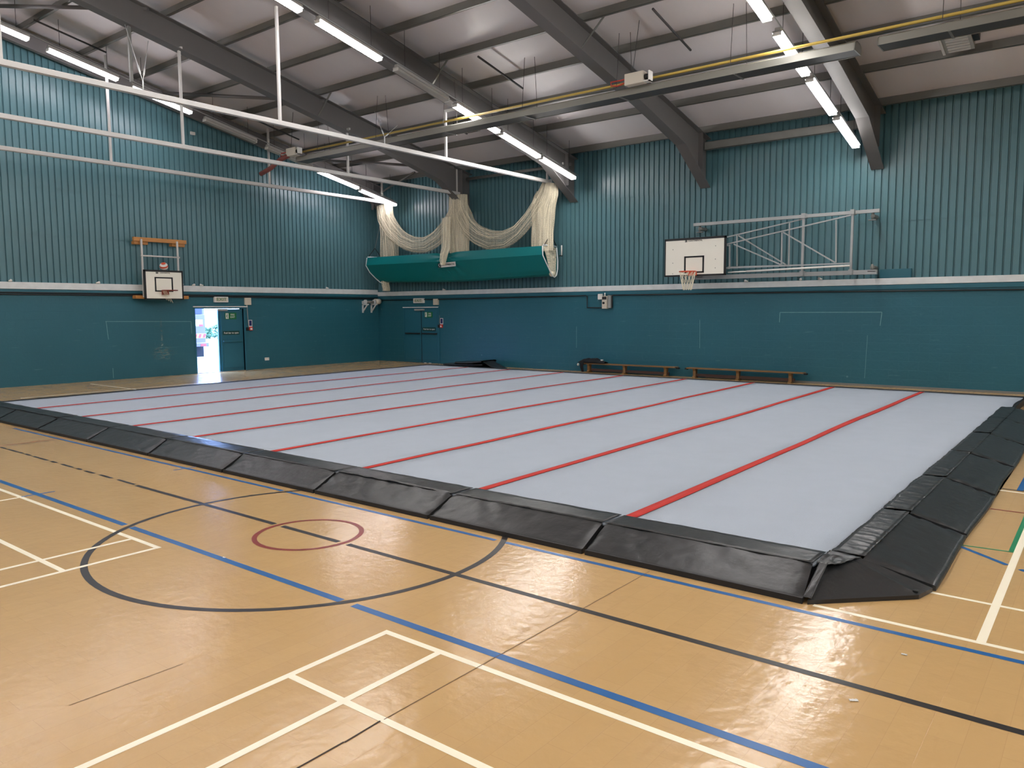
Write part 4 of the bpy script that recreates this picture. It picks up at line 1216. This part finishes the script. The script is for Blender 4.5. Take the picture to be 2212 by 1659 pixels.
cricket('middle cream cricket net bundle with a thin tail lying over the green bag', (-18.5, YN2, 4.0), [
    ('hanging_net', [(-18.48, YN2, 6.03), (-18.5, YN2, 5.5), (-18.52, YN2, 5.15), (-18.5, YN2, 4.5), (-18.45, YN2, 3.85)], [.74, .84, .96, .9, .82], [.24, .28, .3, .3, .3], 14, (30, 46), 3.7, 'net'),
    ('net_tail', [(-18.86, YN2 - .22, 5.25), (-18.8, YN2 - .3, 4.7), (-18.74, YN2 - .38, 4.2), (-18.72, 20.02, 3.95), (-18.74, 20.0, 3.74), (-18.73, 20.0, 3.58)], [.34, .34, .32, .28, .22, .10], [.14, .14, .12, .08, .07, .05], 7, (30, 20), 5.1, 'net')], 15)
cricket('right cream cricket net bundle with a swag drooping to the middle bundle', (-14.8, YN2, 4.0), [
    ('hanging_net', [(-14.56, YN2, 6.04), (-14.62, YN2, 5.7), (-14.78, YN2, 5.35), (-14.84, YN2, 4.7), (-14.85, YN2, 3.9)], [.48, .74, .86, .8, .8], [.22, .28, .3, .3, .3], 12, (30, 46), 6.3, 'net'),
    ('net_swag', [(-18.42, YN2 + .02, 5.75), (-18.22, YN2 - .05, 5.3), (-17.9, YN2 - .1, 4.86), (-17.45, YN2 - .12, 4.55), (-16.9, YN2 - .12, 4.36), (-16.3, YN2 - .12, 4.36), (-15.75, YN2 - .12, 4.58), (-15.25, YN2 - .12, 5.0), (-14.85, YN2 - .1, 5.5)],
     [.5, .7, .66, .62, .62, .56, .48, .42, .4], [.12, .2, .2, .2, .2, .18, .16, .16, .16], 12, (46, 40), 7.9, 'netd')], 15)
# green bag
t = thing('net_bag', 'long green tarpaulin bag slung under the cricket nets, open at its right end', 'net bag', (-18.6, 20.5, 3.0))
prof = [(20.16, 4.03), (20.13, 3.88), (20.10, 3.73), (20.24, 3.47), (20.38, 3.22), (20.47, 3.09), (20.58, 3.04), (20.70, 3.10), (20.82, 3.3), (20.90, 3.6), (20.94, 4.02)]
def bagfn(u, v):
    f = v * (len(prof) - 1); i = min(int(f), len(prof) - 2); k = f - i
    y = prof[i][0] * (1 - k) + prof[i + 1][0] * k; z = prof[i][1] * (1 - k) + prof[i + 1][1] * k
    low = (4.03 - z) / 1.0
    x0 = -22.92 + .95 * max(0, low - .45) ** 1.3
    x1 = -14.62 + .18 * low
    x = x0 + (x1 - x0) * u
    # slight end lift, sag and creases spreading from the middle tail
    z += .03 * math.cos((u - .5) * 5) * low * -1 + .05 * abs(u - .5) * low
    d = math.hypot((x + 18.75), (z - 3.9) * 1.4)
    y += .02 * math.sin(math.atan2(z - 3.9, x + 18.75) * 15) * math.exp(-d * 1.2) + .012 * noise.noise((x * 1.1, z * 2.5, 3))
    if v < .12: z -= .05 * math.exp(-((x + 18.75) / .35) ** 2)
    return (x, y, z)
mb = MB(); mb.grid(bagfn, 90, 40, smooth=False)
o = mb.build('canvas', M['tarp'], t)
md = o.modifiers.new('thickness', 'SOLIDIFY'); md.thickness = .008
for x, dx in ((-22.93, .95), (-14.58, .17)):
    mb = MB()
    pts = [(x + (dx * max(0, (4.03 - z) - .45) ** 1.3 if x < -20 else dx * (4.03 - z)), y, z) for y, z in prof]
    mb.tube(pts, .018, 6); mb.tube([(x, 20.2, 4.06), (x, 20.94, 4.06)], .025, 8)
    mb.build('end_hoop', M['galv'], t)
mb = MB()
def endnet(u, v):
    a = Vector((-14.6, 20.22, 4.02)).lerp(Vector((-14.6, 20.92, 4.02)), u)
    c_ = Vector((-14.45, 20.42 + .28 * u, 3.07))
    p = a.lerp(c_, v)
    p.x += .05 * math.sin(u * math.pi) * math.sin(v * math.pi * .9 + .3) + .02 * math.sin(u * 25 + v * 4)
    return p
mb.grid(endnet, 24, 20, uvs=(24, 30)); mb.build('end_netting', M['net'], t)
mb = MB().ball((-14.5, 20.56, 3.16), .12, 14, 10, (.7, 1, .8)); mb.build('net_bulge', M['cord'], t)
MB().box((-14.55, 20.50, 3.93), (-14.52, 20.72, 3.97)).build('end_notch', M['dark'], t)
for x in (-22.93, -14.56):
    MB().tube([(x, 20.24, 4.07), (x, 20.57, 4.42), (x, 20.90, 4.07)], .014, 6).build('hanging_strap', M['black'], t)
    MB().tube([(x, 20.57, 4.40), (x + (.0 if x > -20 else .6), 20.57, 6.0)], .008, 5).build('hanging_rope', M['greyp'], t)
MB().tube([(-14.38, 20.94, 4.08), (-14.38, 20.94, 3.76)], .022, 8).build('latch_post', M['white'], t)
MB().tube([(-14.38, 20.98, 3.75), (-14.5, 20.98, 3.75)], .02, 8).build('latch_bolt', M['black'], t)
sgn = MB()
def sg_(u, v): return (-19.08 + .82 * u, 20.072 + .038 * (1 - v) * 0 + .022 * (1 - v), 3.50 + .03 * u + .155 * v)
sgn.grid(sg_, 8, 2); s = sgn.build('name_plate', M['white'], t)
MB().box((-19.08, 20.066, 3.51), (-18.95, 20.082, 3.66)).build('emblem_block', M['black'], s)
text('emblem_letter', 'C', .14, (-19.01, 20.060, 3.585), ROT_BACK, M['white'], s)
text('plate_lettering', 'CONTINENTAL', .098, (-18.61, 20.074, 3.600), (math.pi / 2 + .13, -.03, 0), M['black'], s, width=.92)
# ================================================================== WALL FITTINGS
def exit_light(label, wall, a0, a1, z0, z1):
    if wall == 'l':
        t = thing('exit_light', label, 'exit light', (XL, (a0 + a1) / 2, z0))
        MB().box((XL, a0, z0), (XL + .09, a1, z1), .008).build('casing', M['white'], t)
        MB().box((XL + .088, a0 + .03, z0 + .03), (XL + .094, a1 - .03, z1 - .03)).build('sign_face', M['plastic'], t)
        text('exit_lettering', 'EXIT', .15, (XL + .096, (a0 + a1) / 2, (z0 + z1) / 2), ROT_LEFT, M['sign'], t, width=1.15)
    else:
        t = thing('exit_light', label, 'exit light', ((a0 + a1) / 2, YB, z0))
        MB().box((a0, YB - .09, z0), (a1, YB, z1), .008).build('casing', M['white'], t)
        MB().box((a0 + .03, YB - .094, z0 + .03), (a1 - .03, YB - .088, z1 - .03)).build('sign_face', M['plastic'], t)
        text('exit_lettering', 'EXIT', .15, ((a0 + a1) / 2, YB - .096, (z0 + z1) / 2), ROT_BACK, M['sign'], t, width=1.15)
exit_light('white EXIT light box above the open fire door', 'l', 13.93, 14.42, 2.305, 2.485)
exit_light('white EXIT light box above the closed corner door', 'b', -21.32, -20.78, 2.28, 2.46)
def alarm(label, wall, a0, a1, z0, z1):
    if wall == 'l':
        o = MB().box((XL, a0, z0), (XL + .08, a1, z1), .01).build('alarm_box', M['plastic'])
    else:
        o = MB().box((a0, YB - .08, z0), (a1, YB, z1), .01).build('alarm_box', M['plastic'])
    tag(o, label, 'alarm box')
alarm('ivory alarm box up to the right of the open fire door', 'l', 15.06, 15.29, 2.22, 2.46)
alarm('ivory alarm box up to the right of the closed corner door', 'b', -20.28, -20.04, 2.20, 2.43)
o = MB().box((XL, 13.2, 2.145), (XL + .035, 15.17, 2.175)).build('conduit_strip', M['white']); tag(o, 'white trunking strip over the open fire door', 'trunking')
MB().box((XL, 15.14, 2.17), (XL + .03, 15.165, 2.23)).build('riser', M['white'], o)
MB().tube([(XL + .015, 15.16, 2.15), (XL + .015, 15.19, 1.42)], .012, 6).build('cable_drop', M['greyp'], o)
o = MB().box((-21.96, YB - .035, 2.105), (-20.06, YB, 2.135)).build('conduit_strip', M['white']); tag(o, 'white trunking strip over the closed corner door', 'trunking')
MB().tube([(-20.04, YB - .015, 2.12), (-20.02, YB - .015, 1.5)], .012, 6).build('cable_drop', M['greyp'], o)
def callpoint(label, wall, a, z):
    if wall == 'l':
        t = thing('fire_call_point', label, 'fire alarm', (XL, a, z))
        B_ = lambda da, db, dz0, dz1, d0, d1: ((XL + d0, a + da, z + dz0), (XL + d1, a + db, z + dz1))
    else:
        t = thing('fire_call_point', label, 'fire alarm', (a, YB, z))
        B_ = lambda da, db, dz0, dz1, d0, d1: ((a + da, YB - d0, z + dz0), (a + db, YB - d1, z + dz1))
    MB().box(*B_(-.07, .07, .12, .35, 0, .006)).build('notice_sheet', M['white'], t)
    MB().box(*B_(-.05, .05, .15, .33, .006, .009)).build('notice_panel', M['navy'], t)
    MB().box(*B_(-.06, .06, -.01, .115, 0, .05), .008).build('call_box', M['red'], t)
    MB().box(*B_(-.035, .035, .015, .075, .05, .053)).build('break_glass', M['white'], t)
    MB().box(*B_(-.17, -.10, -.01, .1, 0, .05), .006).build('key_switch', M['black'], t)
callpoint('red fire call point with notice beside the open fire door', 'l', 15.27, 1.36)
callpoint('red fire call point with notice beside the closed corner door', 'b', -19.92, 1.36)
t = MB().box((XL, 15.78, .29), (XL + .03, 15.95, .39), .006).build('wall_socket', M['white']); tag(t, 'white double socket low on the left wall', 'socket')
MB().box((XL + .03, 15.80, .345), (XL + .034, 15.83, .375)).build('socket_switch', M['plastic'], t)
MB().box((XL + .03, 15.90, .345), (XL + .034, 15.93, .375)).build('socket_switch', M['plastic'], t)
o = MB().box((XL - .1, 13.4, 7.58), (XL, 13.56, 7.68), .01).build('gable_sensor', M['white']); tag(o, 'tiny white sensor high on the left gable cladding', 'sensor')
# control box and conduits on the back wall
t = thing('control_box', 'grey heater control box with black knob in the conduit loop, back wall', 'control box', (-12.7, YB, 2.05))
MB().box((-12.86, YB - .14, 2.02), (-12.68, YB, 2.42), .01).build('controller', M['plastic'], t)
MB().tube([(-12.79, YB - .14, 2.20), (-12.79, YB - .165, 2.20)], .035, 14).build('knob', M['black'], t)
MB().box((-12.85, YB - .145, 2.31), (-12.69, YB - .14, 2.40)).build('display_window', M['dark'], t)
MB().box((-13.04, YB - .1, 2.31), (-12.88, YB, 2.49), .012).build('thermostat', M['white'], t)
MB().box((-12.67, YB - .11, 2.04), (-12.56, YB, 2.44), .01).build('junction_box', M['greyp'], t)
MB().tube([(-12.79, YB - .07, 2.42), (-12.79, YB - .07, 2.52)], .02, 8).build('cable_gland', M['white'], t)
o = MB().tube([(XL + .05, YB - .04, 2.405), (-18.8, YB - .04, 2.415), (-13.53, YB - .04, 2.445), (-13.47, YB - .04, 2.42), (-13.47, YB - .04, 2.06), (-12.58, YB - .04, 2.05), (-12.54, YB - .04, 2.06), (-12.54, YB - .04, 2.42), (-12.5, YB - .04, 2.44), (-7, YB - .04, 2.43), (-1.7, YB - .04, 2.395), (12, YB - .04, 2.4)], .018, 6).build('cable_conduit', M['black'])  # black tube draws the cable together with the ledge's shadow line
tag(o, 'black cable conduit along the back wall with a loop round the control box', 'conduit')
o = MB().tube([(XL + .03, -8, 2.545), (XL + .03, 8, 2.545), (XL + .03, 12, 2.53), (XL + .03, YB - .05, 2.50)], .017, 6).build('cable_conduit', M['black'])  # both left tubes are cables that also paint the shadow line under the ledge
tag(o, 'upper black cable along the left gable wall under the ledge', 'conduit')
o = MB().tube([(XL + .03, -8, 2.495), (XL + .03, 9, 2.495), (XL + .03, 13, 2.485), (XL + .03, YB - .05, 2.455)], .017, 6).build('cable_conduit', M['black'])
tag(o, 'lower black cable along the left gable wall under the ledge', 'conduit')
# wall winch in the corner
t = thing('wall_winch', 'galvanised wall winch on two triangular brackets in the far corner', 'winch', (XL, 20.5, 1.95))
for y in (20.28, 20.72):
    MB().box((XL, y - .025, 1.92), (XL + .05, y + .025, 2.38)).bar((XL + .03, y, 1.97), (XL + .30, y, 2.24), .04, .04).box((XL, y - .025, 2.22), (XL + .36, y + .025, 2.27)).build('bracket', M['galv'], t)
    MB().tube([(XL + .18, y - .03, 2.34), (XL + .18, y + .03, 2.34)], .09, 14).build('bearing_plate', M['galv'], t)
MB().tube([(XL + .18, 20.3, 2.34), (XL + .18, 20.98, 2.34)], .05, 12).build('drum', M['galvd'], t)
MB().tube([(XL + .18, 20.78, 2.36), (XL + .18, 21.02, 2.36)], .11, 14).build('motor', M['plastic'], t)
# shuttlecocks stranded on the ledges
def shuttle():
    r = thing('shuttlecock', None, None, (0, 0, 0))
    mb = MB(); mb.tube([(0, 0, .02), (.0, .075, .032)], [.013, .033], 12, cap=False); mb.build('feather_skirt', M['white'], r)
    MB().ball((0, -.002, .02), .014, 10, 8).build('cork', M['cord'], r)
    return r
sh0 = shuttle(); first = True
for (x, y, z, rz, lb) in [(XL + .06, 12.87, 2.825, 1.2, 'white shuttlecock on the left ledge just right of the small backboard'), (XL + .05, 13.2, 2.825, .3, 'white shuttlecock on the left ledge, middle of three right of the small backboard'),
                          (XL + .06, 13.55, 2.825, 2.2, 'white shuttlecock on the left ledge, third right of the small backboard'), (XL + .05, 18.6, 2.825, 1.9, 'white shuttlecock on the left ledge towards the corner'),
                          (XL + .06, 8.0, 2.825, .7, 'white shuttlecock on the left ledge at the left picture edge'), (XL + .05, 10.25, 2.825, .1, 'white shuttlecock on the left ledge left of the small backboard'),
                          (-8.2, YB - .03, 2.735, 1.2, 'white shuttlecock on the back ledge under the folded frame, leftmost'), (-6.72, YB - .04, 2.735, .5, 'white shuttlecock on the back ledge under the folded frame, middle'),
                          (-6.2, YB - .03, 2.735, 2.5, 'white shuttlecock on the back ledge under the folded frame, rightmost'), (-19.7, YB - .03, 2.735, 2.0, 'white shuttlecock on the back ledge under the green bag')]:
    o = sh0 if first else copy_tree(sh0); first = False
    o.location = (x, y, z); o.rotation_euler = (0, 0, rz); o.scale = (1.15,) * 3
    tag(o, lb, 'shuttlecock', 'shuttlecocks stranded on the wall ledges')

# ================================================================== BENCHES AND THINGS BY THE BACK WALL
def bench(x0, x1, legs, label):
    t = thing('gym_bench', label, 'bench', ((x0 + x1) / 2, 20.86, 0), 'low wooden gym benches')
    MB().box((x0, 20.74, .265), (x1, 20.98, .30), .006).build('seat_plank', M['wood'], t)
    MB().box((x0 + .25, 20.83, .045), (x1 - .25, 20.89, .125), .004).build('balance_beam', M['wooddk'], t)
    for x in legs:
        MB().prism([(x - .04, 20.75, 0), (x - .04, 20.97, 0), (x - .04, 20.97, .04), (x - .04, 20.92, .06), (x - .04, 20.92, .2), (x - .04, 20.96, .266), (x - .04, 20.76, .266), (x - .04, 20.80, .2), (x - .04, 20.80, .06), (x - .04, 20.75, .04)], (.08, 0, 0)).build('leg', M['wood'], t)
    for x, s in ((x0, -1), (x1, 1)):
        MB().box((x, 20.80, .235), (x + s * .07, 20.92, .28)).build('end_hook', M['black'], t)
bench(-13.42, -10.2, (-13.25, -11.95, -10.55), 'low wooden gym bench with a black coat and a cup on it')
bench(-9.85, -6.5, (-9.62, -8.32, -6.86), 'low wooden gym bench, empty, under the wide backboard')
# coat
t = thing('black_coat', 'black coat thrown over the left end of the bench', 'coat', (-13.2, 20.86, .30))
mb = MB()
def coat(u, v):
    a = v * 2 * math.pi
    x = -13.62 + .98 * u
    h = .155 * math.sin(min(1, u * 2.2 + .1) * math.pi / 2) * (1 - max(0, u - .55) ** 1.5 * 2.4)
    return (x + .02 * noise.noise((u * 6, v * 6, 1)), 20.86 + .14 * math.cos(a) * (1 + .15 * noise.noise((u * 7, v * 5, 3))), .302 + max(0, math.sin(a)) * h * (1 + .3 * noise.noise((u * 8, v * 7, 7))))
mb.grid(coat, 26, 20); mb.build('coat_body', M['cloth'], t)
mb = MB()
def slv(u, v):
    a = v * 2 * math.pi
    r = .075 * (1 - .4 * u)
    return (-13.44 + .03 * u + r * math.cos(a) * (1 + .2 * noise.noise((u * 5, v * 4, 9))), 20.72 - .04 * math.sin(u * 3) + r * .7 * math.sin(a), .37 - .35 * u)
mb.grid(slv, 16, 14); mb.build('hanging_sleeve', M['cloth'], t)
o = MB().ball((-13.6, 20.74, .24), .035, 10, 8, (1, 1, 1.3)).build('coat_lining_tag', M['white'], t)
t = thing('paper_cup', 'white paper cup with a pale brown sleeve on the bench beside the coat', 'cup', (-12.78, 20.86, .30))
MB().tube([(-12.78, 20.86, .301), (-12.78, 20.86, .40)], [.032, .042], 16).build('cup_body', M['plastic'], t)
MB().tube([(-12.78, 20.86, .398), (-12.78, 20.86, .42)], [.047, .044], 16).build('cup_lid', M['white'], t)
# folded black mats by the wall
t = thing('folded_mat', 'black folded mats lying against the back wall below the green bag', 'gym mat', (-17.7, 20.4, 0))
for k, (x0, x1, z0, z1) in enumerate([(-18.85, -16.95, 0.0, .06), (-18.85, -17.0, .06, .12), (-18.3, -17.05, .12, .2)]):
    mb = MB()
    def fm_(u, v, k=k, x0=x0, x1=x1, z0=z0, z1=z1):
        x = x0 + (x1 - x0) * u; a = v * 2 * math.pi
        th = (z1 - z0) / 2
        return (x, 20.4 + .42 * math.cos(a) * (1 + .04 * noise.noise((u * 3, k, v * 3))), (z0 + z1) / 2 + th * max(-1, min(1, 1.6 * math.sin(a))) * (1 + .2 * noise.noise((u * 4, v * 3, k))) + .04 * k * u * u)
    mb.grid(fm_, 30, 20); mb.build('mat_panel', M['vinyl'], t)
mb = MB()
def fl3(u, v): return (-17.1 + .62 * u, 20.1 + .6 * v, .24 * (1 - u) ** 1.4 + .01 + .01 * noise.noise((u * 6, v * 6, 2)))
mb.grid(fl3, 14, 8); o = mb.build('loose_cover', M['vinyl'], t)
md = o.modifiers.new('thickness', 'SOLIDIFY'); md.thickness = .008
# scraps on the floor
for i, (x, y, rz, lb) in enumerate([(-.96, 4.03, .6, 'white paper scrap below the black line at the right'), (-.87, 4.76, .2, 'white paper scrap between the blue and black lines at the right'), (-5.63, 3.35, .1, 'tiny white paper scrap on the thick blue line')]):
    mb = MB()
    L_ = (.022, .016, .014)[i]
    def sc(u, v, L_=L_, i=i): return ((u - .5) * 2 * L_, (v - .5) * L_, .003 + .007 * abs(noise.noise((u * 3 + i, v * 3, 1))))
    mb.grid(sc, 6, 4); o = mb.build('paper_scrap', M['white'], org=(0, 0, 0), solid=.001)
    o.location = (x, y, 0.0015); o.rotation_euler = (0, 0, rz)
    tag(o, lb, 'paper scrap', 'paper scraps on the floor')

# ================================================================== OUTSIDE THE OPEN DOOR
g = MB().box((-120, -60, -.25), (XL - .25, 120, -.015)).build('yard_ground', M['tarmac'])
tag(g, 'bright pale concrete yard outside the open door', 'ground', kind='structure')
o = MB().box((-46.2, 24, -.02), (-45.9, 40, .1), .02).build('yard_kerb', M['greyp']); tag(o, 'grey kerb across the yard outside the door', 'kerb', kind='structure')
t = thing('delivery_lorry', 'lilac grey lorry parked tail-on outside the open door', 'lorry', (-34.5, 17.0, 0))
y0, y1 = 15.75, 18.10
MB().box((-38.5, y0, .75), (-31.15, y1, 3.1), .03).build('cargo_box', M['lorry'], t)
MB().box((-31.16, y0 + .1, 1.9), (-31.10, y1 - .14, 2.95)).build('rear_opening', M['lorryd'], t)
tl = MB().box((-31.12, y0 + .03, .68), (-31.02, y1 - .06, 1.88), .015).build('tail_lift', M['lorry'], t)
MB().box((-31.02, y1 - .50, 1.38), (-31.012, y1 - .18, 1.66)).build('warning_notice', M['white'], tl)
MB().box((-31.012, y1 - .36, 1.38), (-31.006, y1 - .18, 1.46)).build('notice_stripe', M['red'], tl)
st = MB()
for k in range(6):
    a = y1 - .1 - k * .2
    st.prism([(-31.013, a, .88), (-31.013, a - .12, .88), (-31.013, a - .06, 1.05), (-31.013, a + .06, 1.05)], (.006, 0, 0))
MB().box((-31.02, y1 - 1.3, .87), (-31.013, y1 - .06, 1.06)).build('reflector_board', M['chev'], tl)
st.build('reflector_chevron', M['red'], tl)
MB().box((-31.15, y0, .5), (-30.95, y1 + .04, .67), .02).build('rear_bumper', M['lorry'], t)
MB().box((-38.4, y0 + .4, .45), (-31.3, y1 - .4, .75)).build('chassis', M['lorryd'], t)
for yy in (y0 + .25, y1 - .22):
    for xx in (-32.6, -37.2):
        wl = MB().tube([(xx, yy - .13, .46), (xx, yy + .13, .46)], .46, 24).build('wheel', M['tyre'], t)
        MB().tube([(xx, yy - .14, .46), (xx, yy + .14, .46)], .22, 16).build('wheel_hub', M['galvd'], wl)
MB().box((-31.35, y1 - .42, .05), (-31.30, y1 - .02, .5)).build('mud_flap', M['tyre'], t)
MB().box((-31.0, y1 - .35, .52), (-30.94, y1 - .1, .62)).build('tail_lamp', M['red'], t)
MB().box((-40.6, y0 + .05, .5), (-38.6, y1 - .05, 2.5), .1).build('cab', M['lorry'], t)
def shrub(x, y, h, r, label, seed):
    t = thing('shrub', label, 'shrub', (x, y, 0), 'shrubs across the yard')
    random.seed(seed)
    mb = MB()
    for k in range(240):
        a, b = random.uniform(0, 2 * math.pi), random.uniform(-.9, 1)
        q = Vector((x + r * math.cos(a) * math.sqrt(1 - b * b) * random.uniform(.6, 1), y + r * math.sin(a) * math.sqrt(1 - b * b) * random.uniform(.6, 1), h * .55 + h * .45 * b))
        d1 = Vector((random.gauss(0, 1), random.gauss(0, 1), random.gauss(0, 1))).normalized() * .12
        d2 = d1.cross(Vector((random.gauss(0, 1), random.gauss(0, 1), 1))).normalized() * .07
        mb.face([q - d1, q + d2, q + d1, q - d2])
    mb.build('foliage', M['leaf'], t)
    MB().tube([(x, y, -.02), (x, y, h * .6)], [.05, .02], 6).build('stem', M['bark'], t)
shrub(-50, 28.9, .9, .7, 'low green shrub across the yard, nearer the lorry', 5)
shrub(-52, 31.2, 1.0, .8, 'low green shrub across the yard, nearer the door leaf', 6)

for o in bpy.data.objects:
    if o.type == 'EMPTY' and not o.get('label'):
        print('NO LABEL', o.name)
